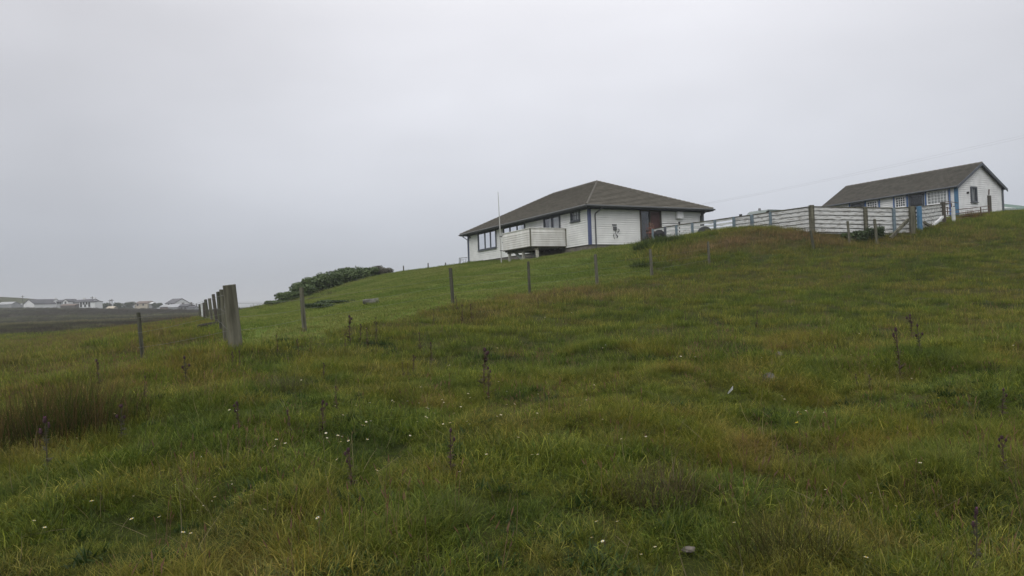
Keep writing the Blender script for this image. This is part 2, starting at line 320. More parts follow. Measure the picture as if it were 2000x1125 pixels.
# wall panel with openings: backing surface
def backing(mb, fn, length, z0, z1, holes):
    xs = sorted({0, length, *[h[0] for h in holes], *[h[1] for h in holes]}); zs = sorted({z0, z1, *[h[2] for h in holes], *[h[3] for h in holes]})
    for a, b in zip(xs[:-1], xs[1:]):
        for c, d in zip(zs[:-1], zs[1:]):
            mxx, mz = (a+b)/2, (c+d)/2
            if any(h[0] < mxx < h[1] and h[2] < mz < h[3] for h in holes): continue
            mb.quad(fn(a, 0, c), fn(b, 0, c), fn(b, 0, d), fn(a, 0, d))
# ---- main bungalow
L1, W1, HW = 19.39, 9.82, 2.56
H_ = empty('bungalow', tuple(H1), YAW, label='long white clapboard bungalow with grey hipped roof above the mown lawn', cat='house')
lf = lambda s, o, z: (-o, s, z)            # long facade, outward -x
rf = lambda s, o, z: (s, -o, z)            # short facade, outward -y
bf = lambda s, o, z: (W1+o, s, z); kf = lambda s, o, z: (s, L1+o, z)
LW = [(13.85, 17.2, .98, 2.38), (8.85, 12.35, 1.30, 2.38), (3.7, 5.75, .25, 2.34), (1.15, 2.08, 1.78, 2.42)]
RW = [(4.25, 5.9, .04, 2.30)]
wl = MB()
for fn, ln, ho in ((lf, L1, LW), (rf, W1, RW), (bf, L1, ()), (kf, W1, ())):
    backing(wl, fn, ln, 0, HW, list(ho)); clad(wl, fn, ln, .0, HW, holes=[(a-.1, b+.1, c-.12, d+.1) for a, b, c, d in ho])
wl.build('wall', M_SIDE, H_)
MB().box(.03, W1-.03, .03, L1-.03, -2.2, -.004).build('plinth', M_CONC, H_)
ov, ez, rz, t1, t2 = .58, 2.56, 5.37, 6.03, 12.45
E0, E1, E2, E3 = (-ov, -ov, ez), (W1+ov, -ov, ez), (W1+ov, L1+ov, ez), (-ov, L1+ov, ez); R1, R2 = (W1/2, t1, rz), (W1/2, t2+.3, rz)
rb = MB(); n = 19
courses(rb, E0, E1, R1, R1, n); courses(rb, E1, E2, R2, R1, n); courses(rb, E2, E3, R2, R2, n); courses(rb, E3, E0, R1, R2, n)
roof = rb.build('roof', M_ROOF, H_)
rg = MB()
up = lambda p, k=.03: (p[0], p[1], p[2]+k)
for a, b in ((E0, R1), (E1, R1), (E2, R2), (E3, R2), (R1, R2)):
    for i in range(26):
        rg.tube([up(lerp(a, b, i/26)), up(lerp(a, b, (i+.97)/26), .015)], [.085, .07], 7)
rg.build('ridge_tile', M_RIDGE, roof)
sf = MB(); sf.quad((-ov+.02, -ov+.02, ez-.02), (W1+ov-.02, -ov+.02, ez-.02), (W1+ov-.02, L1+ov-.02, ez-.02), (-ov+.02, L1+ov-.02, ez-.02)); sf.build('soffit', M_FASC, roof)
fa = MB(); q = ov+.0
fa.box(-q-.02, W1+q+.02, -q-.025, -q, ez-.17, ez-.0); fa.box(-q-.02, W1+q+.02, L1+q, L1+q+.025, ez-.17, ez); fa.box(-q-.025, -q-.0, -q, L1+q, ez-.17, ez); fa.box(W1+q, W1+q+.025, -q, L1+q, ez-.17, ez)
fa.build('fascia', M_FASC, roof)
gu = MB(); g = ov+.085
gu.tube([(-g, -g, ez-.06), (W1+g, -g, ez-.06)], .06, 8); gu.tube([(-g, -g, ez-.055), (-g, L1+g, ez-.065)], .06, 8); gu.tube([(-g, L1+g, ez-.06), (W1+g, L1+g, ez-.06)], .055, 8)
gu.build('gutter', M_PIPE, roof)
fz = MB(); fz.box(-.095, -.003, 0, L1, ez-.22, ez-.03); fz.box(0, W1, -.095, -.003, ez-.22, ez-.03); fz.build('frieze_board', M_FASC, H_)
# corner boards and downpipes
MB().box(-.10, .07, -.10, .10, -.02, ez-.23).build('corner_board', M_PURP, H_)
MB().box(-.10, .06, L1-.10, L1+.10, -.02, ez-.23).build('corner_board', M_PURP, H_)
MB().box(W1-.10, W1+.10, -.10, .1, -.02, ez-.23).build('corner_board', M_FASC, H_)
MB().box(-.10, -.0, 7.98, 8.12, .0, ez-.23).build('trim_board', M_WHITE, H_)
MB().tube([(.62, -g, ez-.1), (.60, -g+.06, ez-.24), (.42, -.12, ez-.5), (.40, -.10, ez-.62), (.40, -.10, -.45)], .045, 8).build('downpipe', M_PIPE, H_)
MB().tube([(W1-.2, -g, ez-.1), (W1-.2, -g+.06, ez-.24), (W1-.2, -.12, ez-.5), (W1-.2, -.1, ez-.62), (W1-.2, -.1, -.3)], .05, 8).build('downpipe', M_PIPE, H_)
MB().tube([(-g, L1-.02, ez-.1), (-g+.08, L1-.02, ez-.26), (-.13, L1-.02, ez-.55), (-.12, L1-.02, 0)], .045, 8).build('downpipe', M_PIPE, H_)
# windows of the long side
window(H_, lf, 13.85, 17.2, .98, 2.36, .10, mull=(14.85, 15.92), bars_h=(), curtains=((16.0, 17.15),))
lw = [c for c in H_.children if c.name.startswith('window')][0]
MB().box(.055, .06, 14.95, 15.85, 1.0, 1.85).build('blind', mat('pale_blue_blind', (.62, .72, .78), .6), lw); MB().box(.055, .06, 13.9, 14.8, 1.0, 1.85).build('blind', MATS['pale_blue_blind'], lw)  # pale panels added behind the glass, painted as bright sky beyond the room
window(H_, lf, 8.85, 12.35, 1.30, 2.36, .09, mull=(10.05, 11.25), curtains=((9.5, 10.0), (10.4, 11.2), (11.5, 12.3)), mbar=M_WHITE)
window(H_, lf, 3.7, 5.75, .25, 2.32, .11, mull=(4.72,), curtains=((3.8, 4.6), (4.8, 5.3)), sill=False)
window(H_, lf, 1.15, 2.08, 1.80, 2.40, .10, bars_h=(2.1,), bars_v=(1.46, 1.77), curtains=((1.2, 1.6), (1.7, 2.05)))
# brighter inner panes of the far window: painted panels for sky seen through the house
MB().box(-.12, .0, 18.9, 19.15, 2.15, 2.40).build('air_vent', M_FASC, H_)
# door on the short side
dr = MB(); dr.box(4.15, 4.25, -.11, .1, .0, 2.40); dr.box(5.9, 6.0, -.11, .1, .0, 2.40); dr.box(4.25, 5.9, -.11, .1, 2.30, 2.40); dr.box(5.03, 5.10, -.05, .1, .04, 2.30)
df = dr.build('door_frame', M_DARKW, H_)
MB().box(5.10, 5.90, -.02, .03, .04, 2.30).build('door', M_DOORR, H_)
d2 = MB(); d2.box(4.25, 5.03, .25, .30, .04, 2.30); d2.box(4.25, 4.27, .0, .25, .04, 2.30); sidelight = d2.build('side_panel', M_DOOR, H_)
MB().box(4.25, 5.03, .03, .035, .05, 2.29).build('pane', M_GLASS, sidelight)
MB().box(3.95, 6.6, -.12, -.096, 2.405, 2.53).build('lintel_board', M_PURP, H_)
MB().box(7.3, 7.85, -.30, -.034, 1.84, 2.33).build('extractor_box', M_WHITE, H_, bevel=.015)
mb = MB(); mb.box(1.86, 2.12, -.12, -.034, .95, 1.20); mb.box(1.80, 2.14, -.10, -.033, 1.27, 1.36); mb.build('meter_box', M_PIPE, H_, bevel=.01)
mb = MB(); mb.tube([(2.18, -.14, 1.05), (2.26, -.18, .98), (2.24, -.16, .86), (2.16, -.1, .80)], .03, 8); mb.tube([(2.0, -.1, .92), (1.98, -.14, .7), (2.08, -.16, .58), (2.16, -.12, .52), (2.10, -.08, .42)], [.015, .02, .04, .035, .015], 8); mb.tube([(1.9, -.07, .72), (1.84, -.08, .58), (1.88, -.09, .44), (1.95, -.07, .36)], [.012, .02, .018, .012], 7)
mb.build('hose', M_PIPE, H_)
# balcony on the long side: part of the house
py_, a0, a1, bz0, bz1 = -2.87, 2.94, 7.07, .12, 1.33
bl = MB()
of = lambda s, o, z: (py_-o, s, z); nf = lambda s, o, z: (s, a0-o, z); ff = lambda s, o, z: (s, a1+o, z)
bl.box(py_, py_+.03, a0, a1, bz0, bz1); bl.box(py_+.03, 0, a0, a0+.03, bz0, bz1); bl.box(py_+.03, 0, a1-.03, a1, bz0, bz1)
for fn, s0, s1 in ((lambda s, o, z: (py_-o, a0+s, z), 0, a1-a0), (lambda s, o, z: (py_+s, a0-o, z), 0, -py_-.04), (lambda s, o, z: (py_+s, a1+o, z), 0, -py_-.04)): clad(bl, fn, s1, bz0, bz1-.12, row=.15, groove=.034, t=.05)
bal = bl.build('balcony', M_BALC, H_)
cp = MB(); cp.box(py_-.05, py_+.08, a0-.05, a1+.05, bz1-.0, bz1+.045); cp.box(py_+.08, -.04, a0-.05, a0+.08, bz1-.0, bz1+.045); cp.box(py_+.08, -.04, a1-.08, a1+.05, bz1, bz1+.045); cp.build('handrail', M_BALC, bal)
MB().box(py_-.06, py_-.0, a0-.07, a0+.04, bz0-.03, bz1-.003).build('corner_strip', M_GREYW, bal); MB().box(-.10, -.04, a0-.07, a0+.0, bz0, bz1-.003).build('corner_strip', M_GREYW, bal)
dk = MB(); dk.box(py_-.03, -.04, a0-.03, a1+.03, bz0-.06, bz0-.003); 
for k in range(6): dk.box(py_+.05, -.04, a0+.15+k*.75, a0+.21+k*.75, bz0-.16, bz0-.062)
dk.build('deck', M_GREYW, bal)
MB().box(py_+.26, py_+.40, a0-.4+.02, a1-.1, bz0-.27, bz0-.163).build('beam', M_GREYW, bal)
for yy in (6.74, 4.64, 2.70):
    MB().box(py_+.25, py_+.41, yy-.08, yy+.08, -2.2, bz0-.273).build('leg', mat('pale_post', (.30, .30, .26), .8, (.42, .41, .36), 8), bal)
# steps under the far end of the balcony
st = MB()
for k in range(4): st.box(-2.0+.0, -.7, 5.6+k*.30, 5.86+k*.30, -.62+k*.19-.04, -.62+k*.19)
st.beam((-2.03, 5.4, -.85), (-2.03, 6.9, .02), .05, .22); st.beam((-.67, 5.4, -.85), (-.67, 6.9, .02), .05, .22)
st.build('steps', M_PALE, bal)
# ---- flagpole
fp = empty('flagpole', tuple(h1(-3.0, 7.2, .10)), YAW, label='thin white flagpole standing against the corner of the balcony', cat='flagpole')
MB().tube([(0, 0, -1.4), (-.02, 0, 1.5), (-.07, .02, 4.35)], [.045, .04, .022], 8).build('pole', mat('pole_paint', (.42, .42, .41), .5), fp)
for z in (.0, 1.05): MB().box(-.06, .13, -.06, .06, z, z+.05).build('bracket', M_METAL, fp)
# ---- second house
L2, W2, HW2, RZ2 = 11.41, 5.92, 2.42, 4.10
K_ = empty('cottage', tuple(H2), YAW, label='small white clapboard cottage with gabled grey roof and blue trim', cat='house')
CW = [(.62, 2.22, 1.22, 2.14), (2.52, 3.72, .15, 2.14), (3.98, 4.86, 1.36, 2.12), (6.42, 7.42, 1.36, 2.10), (7.66, 8.9, .15, 2.10)]
GW = [(1.74, 2.42, 1.22, 2.28)]
b2 = lambda s, o, z: (W2+o, s, z); k2 = lambda s, o, z: (s, L2+o, z)
wl = MB()
backing(wl, lf, L2, -.1, HW2, CW); clad(wl, lf, L2, -.1, HW2, row=.16, holes=[(a-.12, b+.12, c-.12, d+.1) for a, b, c, d in CW])
backing(wl, b2, L2, -.1, HW2, ()); backing(wl, rf, W2, -.1, HW2, GW); backing(wl, k2, W2, -.1, HW2, ())
clad(wl, rf, W2, -.1, HW2, row=.16, holes=[(a-.1, b+.1, c-.12, d+.1) for a, b, c, d in GW])
gt = lambda z: ((z-HW2)/(RZ2-HW2)*W2/2, W2-(z-HW2)/(RZ2-HW2)*W2/2)
clad(wl, rf, W2, HW2, RZ2-.05, row=.16, top=gt)
wl.quad((0, 0, HW2), (W2, 0, HW2), (W2/2, 0, RZ2)); wl.quad((0, L2, HW2), (W2/2, L2, RZ2), (W2, L2, HW2))
wl.build('wall', M_SIDE2, K_)
MB().box(.03, W2-.03, .03, L2-.03, -2.2, -.104).build('plinth', M_CONC, K_)
o2, og = .30, .28; pit = (RZ2-HW2)/(W2/2); ee = HW2-o2*pit+.05; rr = RZ2+.09
rb = MB(); courses(rb, (-o2, -og, ee), (-o2, L2+og, ee), (W2/2, L2+og, rr), (W2/2, -og, rr), 17); courses(rb, (W2+o2, -og, ee), (W2+o2, L2+og, ee), (W2/2, L2+og, rr), (W2/2, -og, rr), 17)
roof2 = rb.build('roof', M_ROOF2, K_)
rg = MB()
for i in range(30): rg.tube([(W2/2, -og+(L2+2*og)*i/30, rr+.02), (W2/2, -og+(L2+2*og)*(i+.97)/30, rr+.01)], [.09, .075], 7)
rg.build('ridge_tile', M_RIDGE, roof2)
uf = MB(); uf.quad((-o2, -og+.01, ee-.03), (-o2, L2+og-.01, ee-.03), (W2/2, L2+og-.01, rr-.03), (W2/2, -og+.01, rr-.03)); uf.quad((W2+o2, -og+.01, ee-.03), (W2+o2, L2+og-.01, ee-.03), (W2/2, L2+og-.01, rr-.031), (W2/2, -og+.01, rr-.031)); uf.build('soffit', M_FASC, roof2)
for yy in (-og-.03, L2+og+.0):
    bb = MB()
    for sx, ex in ((-o2-.02, W2/2), (W2+o2+.02, W2/2)):
        z0_ = ee-.02
        bb.hexa([(sx, yy, z0_-.19), (ex, yy, rr-.17), (ex, yy+.03, rr-.17), (sx, yy+.03, z0_-.19), (sx, yy, z0_+.05), (ex, yy, rr+.04), (ex, yy+.03, rr+.04), (sx, yy+.03, z0_+.05)])
    bb.build('bargeboard', M_FASC, roof2)
MB().tube([(-o2-.06, -og, ee-.05), (-o2-.06, L2+og, ee-.05)], .06, 8).build('gutter', M_FASC, roof2)
MB().box(-.11, .02, -.11, .14, -.12, HW2-.02).build('corner_board', M_BLUE2, K_)
MB().box(W2-.10, W2+.10, -.10, .05, -.12, HW2-.02).build('corner_board', M_FASC, K_)
ft = MB(); ft.box(-.10, -.034, .15, L2, 2.22, 2.38); 
for ss_ in (.50, 2.36, 3.86, 5.0, 6.28, 7.55, 9.06): ft.box(-.105, -.034, ss_-.05, ss_+.05, .0, 2.219)
ft.build('blue_trim', M_BLUE, K_, )
window(K_, lf, .72, 2.18, 1.24, 2.12, .07, mull=(), bars_h=(1.46, 1.68, 1.90), bars_v=(.96, 1.2, 1.45, 1.69, 1.93), m=M_WHITE, curtains=((.75, 2.15),))
window(K_, lf, 4.04, 4.82, 1.38, 2.10, .06, bars_h=(1.56, 1.74, 1.92), bars_v=(4.24, 4.43, 4.62), m=M_WHITE, barw=.035)
window(K_, lf, 6.5, 7.36, 1.38, 2.08, .06, bars_h=(1.56, 1.73, 1.90), bars_v=(6.72, 6.93, 7.14), m=M_WHITE, barw=.035)
window(K_, lf, 2.62, 3.62, .2, 2.08, .10, m=M_FASC, sill=False, bars_h=(1.2,), barw=.08)
window(K_, lf, 7.76, 8.80, .2, 2.04, .10, m=M_FASC, sill=False, bars_h=(1.2,), barw=.08)
window(K_, rf, 1.80, 2.36, 1.26, 2.24, .10, m=M_FASC, bars_v=(2.08,), curtains=((1.8, 2.05), (2.1, 2.36)))
MB().tube([(1.26, -.03, 1.86), (1.26, -.14, 1.86), (1.26, -.16, 1.80)], [.09, .09, .06], 10).build('wall_lamp', M_BLACK, K_)
mb = MB(); mb.tube([(4.15, -.05, 2.2), (4.0, -.12, 2.2), (3.98, -.1, 1.8)], .04, 7); mb.build('flue_pipe', M_RUST, K_)
MB().box(3.85, 4.22, -.14, -.034, .3, 1.74).build('cupboard', M_DARKW, K_, bevel=.01)
# ------------------------------------------------------------------ green roofed shed at the right edge
sx0 = at(1940, 410, 60.); S_ = empty('shed', (sx0[0], sx0[1], sx0[2]-1.5), YAW-.25, label='low shed with pale striped and green metal roof behind the grass bank', cat='shed')
wl = MB(); wl.box(0, 5, 0, 3.4, -1.5, 1.5); wl.build('wall', M_DARKW, S_)
rfm = MB()
for i in range(42):
    x0, x1 = -.2+i*.13, -.2+i*.13+.13; zz = .0
    rfm.hexa([(x0, -.25, 1.52), (x1-.05, -.25, 1.52), (x1-.05, 3.5, 2.42), (x0, 3.5, 2.42), (x0, -.25, 1.56+zz), (x1-.05, -.25, 1.56), (x1-.05, 3.5, 2.46), (x0, 3.5, 2.46)])
    rfm.hexa([(x1-.05, -.25, 1.50), (x1, -.25, 1.50), (x1, 3.5, 2.40), (x1-.05, 3.5, 2.40), (x1-.05, -.25, 1.53), (x1, -.25, 1.53), (x1, 3.5, 2.43), (x1-.05, 3.5, 2.43)])
rfm.build('roof', mat('green_sheet_metal', (.10, .17, .14), .5, (.14, .21, .18), 3), S_)
rp = MB()
for i in range(7): x0 = -.15+i*.33; rp.hexa([(x0, -.3, 1.57), (x0+.16, -.3, 1.57), (x0+.16, 3.5, 2.47), (x0, 3.5, 2.47), (x0, -.3, 1.60), (x0+.16, -.3, 1.60), (x0+.16, 3.5, 2.50), (x0, 3.5, 2.50)])
rp.build('roof_batten', M_PALE, S_)
MB().tube([(1.15, 1.6, 1.9), (1.15, 1.6, 2.95)], .10, 10).build('flue', M_METAL, S_)
# ------------------------------------------------------------------ fences
def boards_between(parent, tops, spec, m, name='board_panel', hit_miss=False, seed=1):
    """tops: list of world points on the fence's top line; boards follow it. spec=(number, height, gap)"""
    rnd = random.Random(seed); num, bh, gp = spec
    for A, B in zip(tops[:-1], tops[1:]):
        A, B = Vector(A), Vector(B); mb = MB(); d = (B-A); dh = Vector((d.x, d.y, 0)).normalized(); nn = Vector((dh.y, -dh.x, 0))
        if nn.y > 0: nn = -nn
        for k in range(num):
            zt_ = -k*(bh+gp)-.03; j0, j1 = rnd.uniform(-.005, .005), rnd.uniform(-.005, .005)
            a, b = A+Vector((0, 0, zt_-bh+j0)), B+Vector((0, 0, zt_-bh+j1)); o = nn*.024
            L = (b-a).length; segs = max(3, int(L/.22))
            for q in range(segs):       # slightly ragged lower/upper edges, like old boards
                if q == 0: e0 = (0, 0)
                e1 = (rnd.uniform(-.0025, .0025), rnd.uniform(-.0025, .0025))
                if rnd.random() < .03: e1 = (e1[0]-gp*.6, e1[1])
                p0, p1 = a.lerp(b, q/segs), a.lerp(b, (q+1)/segs)
                mb.hexa([p0+Vector((0, 0, e0[0])), p1+Vector((0, 0, e1[0])), p1+o+Vector((0, 0, e1[0])), p0+o+Vector((0, 0, e0[0])), p0+Vector((0, 0, bh+e0[1])), p1+Vector((0, 0, bh+e1[1])), p1+o+Vector((0, 0, bh+e1[1])), p0+o+Vector((0, 0, bh+e0[1]))]); e0 = e1
            if hit_miss:
                a2, b2_ = a-nn*.11+Vector((0, 0, -gp-.03)), b-nn*.11+Vector((0, 0, -gp-.03))
                mb.hexa([a2, b2_, b2_+o, a2+o, a2+Vector((0, 0, gp+.06)), b2_+Vector((0, 0, gp+.06)), b2_+o+Vector((0, 0, gp+.06)), a2+o+Vector((0, 0, gp+.06))])
        mb.build(name, m, parent)
def local(parent, p): return Vector(p)-parent.location
FD = {1274: (448, 45), 1298: (443.5, 44.2), 1320: (440, 43.5), 1351: (435.5, 42.6), 1395: (430, 41.3), 1432: (424.5, 40.3), 1467: (420, 39.3), 1503: (414.5, 38.3), 1583: (403.5, 36.3), 1688: (405.5, 36.4), 1743.5: (406.5, 36.5), 1778: (405, 36.6), 1793: (403.5, 37), 1839.5: (398.5, 41)}
XS = list(FD); W_ = {x: at(x, *FD[x]) for x in XS}
def fence(name, xs, label, m, spec, hm, posts, group=None, seed=1, drop=0.):
    base = W_[xs[0]].copy(); base[2] = zt(base[0], base[1]); r = empty(name, tuple(base), label=label, cat='fence', group=group)
    tops = [local(r, W_[x]-np.array([0, 0, drop])) for x in xs]; boards_between(r, tops, spec, m, hit_miss=hm, seed=seed)
    cap = MB()
    for a, b in zip(tops[:-1], tops[1:]): cap.beam(a+Vector((0, 0, .0)), b+Vector((0, 0, .0)), .12, .04)
    cap.build('top_rail', M_GREYW, r)
    for (x, wid, mm, extra) in posts:
        p = W_[x]; l = local(r, p); g_ = zt(p[0], p[1])-base[2]-.4; nn = Vector((0, -.09, 0))
        pm = MB(); pm.box(l.x-wid/2, l.x+wid/2, l.y-.09-wid/2, l.y-.09+wid/2, g_, l.z+extra); pm.build('post', mm, r, bevel=.01)
    return r
fence('timber_fence', [1274, 1298, 1320, 1351, 1395, 1432], 'low faded part of the board fence with open gaps below the bungalow door', M_PALE, (5, .115, .095), False,
      [(1274, .12, M_TEAL, .02), (1298, .14, M_FASC, .02), (1320, .13, M_TEAL, 0), (1351, .13, M_TEAL, 0), (1395, .13, M_TEAL, 0), (1432, .14, M_TEAL, .02)], 'stretches of the white board fence', 2)
fence('timber_fence', [1432, 1467, 1503, 1583], 'peeling stretch of the white board fence in front of the pale green van', M_PEEL, (6, .155, .055), True,
      [(1467, .15, M_TEAL, .01), (1503, .12, M_TEAL, 0), (1583, .21, M_GREYW, .06)], 'stretches of the white board fence', 3)
fence('timber_fence', [1583, 1688, 1743.5, 1778], 'tall peeling white board fence with dark weeds growing along its foot', M_PEEL, (6, .155, .06), True,
      [(1688, .16, M_GREYW, .03), (1743.5, .13, M_TEAL, 0), (1778, .25, M_GREYW, .04)], 'stretches of the white board fence', 4)
fr_ = fence('timber_fence', [1793, 1839.5], 'short end of the white board fence between bright blue and black posts', M_PEEL, (6, .145, .06), True,
      [(1793, .18, M_BLUE2, .0), (1839.5, .20, M_DARKW, .10)], 'stretches of the white board fence', 5)
mb = MB(); p0 = local(fr_, W_[1793])+Vector((.15, -.22, -.85)); p1 = local(fr_, at(1826, 447, 39.)); mb.beam(p0, p1, .10, .12); mb.build('brace', M_GREYW, fr_)
mb = MB(); p0 = local(fr_, W_[1839.5])+Vector((-.1, -.2, -.75)); p1 = local(fr_, at(1822, 441, 39.)); mb.beam(p0, p1, .10, .12); mb.build('brace', M_WHITE, fr_)
pb = empty('brace_timber', tuple(at(1739, 461, 35.6)), label='slanting grey timber strut propping the thick grey fence post', cat='strut')
MB().beam((0, 0, -.1), local(pb, at(1774, 429, 36.2)), .12, .14).build('strut', M_GREYW, pb)
# white stub post by the gates
def tubeset(parent, pxs, d, r, m, name):
    mb = MB()
    for (a, b) in pxs: mb.tube([local(parent, at(a[0], a[1], a[2] if len(a) > 2 else d)), local(parent, at(b[0], b[1], b[2] if len(b) > 2 else d))], r, 7)
    return mb.build(name, m, parent)
g1 = empty('metal_gate', tuple(at(1850, 437, 42.5)), label='tall brown tubular gate with arched top rail beside the black post', cat='gate')
for q_ in ((1843, 396), (1845, 437)), ((1858, 397), (1861, 437)), ((1850, 404), (1851, 419)): tubeset(g1, [q_], 42.5, .03, M_RUST, 'gate_upright')
tubeset(g1, [((1843, y), (1859, y+.5)) for y in (397, 406, 413, 420, 427, 433)], 42.5, .022, M_RUST, 'gate_bar')
mb = MB(); mb.tube([local(g1, at(x, y, 42.5+(x-1843)*.2)) for x, y in ((1843, 396), (1849, 394.2), (1857, 394), (1864, 395), (1870, 396.5))], .022, 7); mb.build('arched_rail', M_RUST, g1)
ws = empty('marker_post', tuple(at(1863, 436, 42.)), label='short white stub post between the two rusty gates', cat='post')
MB().box(-.07, .07, -.07, .07, -.3, .95).build('stake', M_PALE, ws)
g2 = empty('metal_gate', tuple(at(1900, 432, 45.)), label='wide low rusty gate leaning in front of the cottage gable', cat='gate')
for q_ in ((1863, 402, 43), (1865, 433, 43)), ((1915, 404, 46), (1917, 430, 46)), ((1931, 401, 47), (1933, 429, 47)): tubeset(g2, [q_], 45, .035, M_RUST, 'gate_upright')
tubeset(g2, [((1864, a, 43), (1932, b, 47)) for a, b in ((410.5, 402), (418, 408), (424, 414), (428, 420), (432, 426))], 45, .022, M_RUST, 'gate_bar')
# heap of brown dead bracken behind gate is grass clumps (see grass)
# ------------------------------------------------------------------ stake fence round the lawn and other posts
def post_mesh(h, r, seed, taper=.88, sides=10, square=False):
    rnd = random.Random(seed); mb = MB(); n = 7; ph = rnd.uniform(0, 6)
    for i in range(n):
        t = i/(n-1); z = -.35+(h+.35)*t
        for k in range(sides):
            a = 2*math.pi*k/sides+ph; rr_ = r*(1+(taper-1)*t)*(1+.07*math.sin(2*a+ph)+.05*math.sin(5*a+ph*2)+rnd.uniform(-.03, .03))
            if square: rr_ *= 1/max(abs(math.cos(a-ph)), abs(math.sin(a-ph)))**.8*.85
            mb.v.append((math.cos(a)*rr_+.01*math.sin(3*t+ph), math.sin(a)*rr_, z+(rnd.uniform(-.012, .012) if i == n-1 else 0)))
    for i in range(n-1):
        for k in range(sides): a, b = i*sides+k, i*sides+(k+1) % sides; mb.f.append((a, b, b+sides, a+sides))
    mb.v.append((0, 0, h+.008)); c = len(mb.v)-1
    for k in range(sides): mb.f.append(((n-1)*sides+k, (n-1)*sides+(k+1) % sides, c))
    return mb
def post(top, bot, d, wpx, label, m=M_GREYW, group=None, seed=1, square=False):
    """a post whose foot stands on the ground at image point bot and whose head reaches top"""
    g_ = at(bot[0], bot[1], d); gz = zt(g_[0], g_[1]); T = at(top[0], top[1], d); foot = Vector((g_[0], g_[1], gz-.05)); ax = Vector(T)-foot
    o = post_mesh(ax.length, wpx/2/F*d, seed, square=square).build('fence_post', m, None, smooth=False); o.location = foot
    o.rotation_euler = ax.to_track_quat('Z', 'Y').to_euler(); sset(o, label=label, cat='fence post', group=group); return o
G1 = 'stakes along the lower edge of the lawn'
post((270, 611), (280, 704), 16.3, 9.5, 'dark leaning stake standing alone in the rough field at the left', M_GREYW2, G1, 1, True)
post((588.5, 562), (595, 645), 18.3, 9.5, 'grey stake at the lower corner of the lawn, in front of the dark low shrub', M_GREYW, G1, 2, True)
post((879.5, 524), (885, 590), 23.3, 8.5, 'stake on the lawn edge below the far corner of the bungalow', M_GREYW2, G1, 3, True)
post((1031.5, 511), (1034.5, 571), 26, 7, 'stake on the lawn edge straight below the balcony corner', M_GREYW2, G1, 4, True)
post((1162.5, 497), (1166.5, 557), 27, 7, 'stake on the lawn edge below the bungalow corner with the blue board', M_GREYW, G1, 5, True)
post((1269.5, 487), (1273.5, 536), 29, 6.5, 'pale stake half lost in nettles at the right end of the lawn', M_GREYW, G1, 6, True)
post((1383, 472), (1385.5, 516), 32, 5.5, 'thin pale stake in the rough grass below the dark round disc', M_GREYW, G1, 7, True)
post((1583.5, 450), (1589.5, 489), 34, 6, 'greenish stake just below the thick grey post of the board fence', M_GREYW2, G1, 8, True)
post((1655.5, 432), (1660, 474), 35.2, 6.5, 'pale stake left of the dark bush under the tall board fence', M_GREYW, G1, 9, True)
post((1708, 428), (1713, 467), 35.2, 6.5, 'stake right beside the dark bush under the tall board fence', M_GREYW, G1, 10, True)
post((447.5, 557), (461, 679), 13.0, 27, 'thick weathered round strainer post at the near corner of the lawn', M_GREYW, None, 11)
G2 = 'row of stakes running away behind the thick post'
rown = ['first', 'second', 'third', 'fourth', 'fifth', 'sixth', 'seventh', 'eighth']
for i, (tx, ty, bx_, by_, d, wp) in enumerate([(432, 566, 441, 655, 17.3, 8), (425, 570, 433, 645, 20.5, 7.5), (416.5, 575, 425, 638, 24, 7), (409, 583, 415, 633, 29, 6.5), (401.5, 585, 407, 628, 34, 6), (398, 591, 400, 625, 40, 6), (393.5, 592, 397, 624, 46, 4.5), (389.5, 594, 392, 621, 53, 4.5)]):
    post((tx, ty), (bx_, by_), d, wp, f'{rown[i]} stake behind the thick post in the row running away', [M_GREYW, M_GREYW2, M_DARKW][i % 3] if i != 6 else M_PALE, G2, 20+i, True)
def wires(name, tops, drops, label, r=.002):
    p0 = tops[0]; w_ = empty(name, (p0[0], p0[1], zt(p0[0], p0[1])), label=label, cat='wire', group='fence wire strands')
    for dz in drops:
        mb = MB(); pts = []
        for a, c in zip(tops[:-1], tops[1:]):
            for t in np.linspace(0, 1, 7)[:-1]: q = np.array(a)*(1-t)+np.array(c)*t; pts.append(Vector(q+np.array([0, -.06, -dz-.06*t*(1-t)*2]))-w_.location)
        pts.append(Vector(np.array(tops[-1])+np.array([0, -.06, -dz]))-w_.location); mb.tube(pts, r, 5); mb.build('strand', M_METAL, w_)
wires('fence_wire', [at(270, 611, 16.3), at(449, 560, 13.0)], (.12, .45, .78), 'thin wire strands between the lone leaning stake and the thick post')
wires('fence_wire', [at(449, 560, 13.0), at(588.5, 562, 18.3), at(879.5, 524, 23.3), at(1031.5, 511, 26), at(1162.5, 497, 27), at(1269.5, 487, 29), at(1383, 472, 32)], (.30, .55, .80), 'thin wire strands along the lower edge of the mown lawn')
wires('fence_wire', [at(449, 560, 13.0), at(432, 566, 17.3), at(425, 570, 20.5), at(416.5, 575, 24), at(409, 583, 29), at(401.5, 585, 34), at(398, 591, 40), at(389.5, 594, 53)], (.12, .45, .78), 'thin wire strands along the row of stakes running away')
G3 = 'small stakes on the skyline beyond the lawn'
for i, (tx, ty, by_, nm) in enumerate([(788, 519, 532, 'leftmost of the three small stakes on the lawn skyline'), (836, 514, 526, 'middle one of the three small stakes on the lawn skyline'), (870, 513, 524, 'small skyline stake nearest to the bungalow')]):
    post((tx, ty), (tx+.6, by_), 68, 2.6, nm, M_DARKW, G3, 40+i, True)
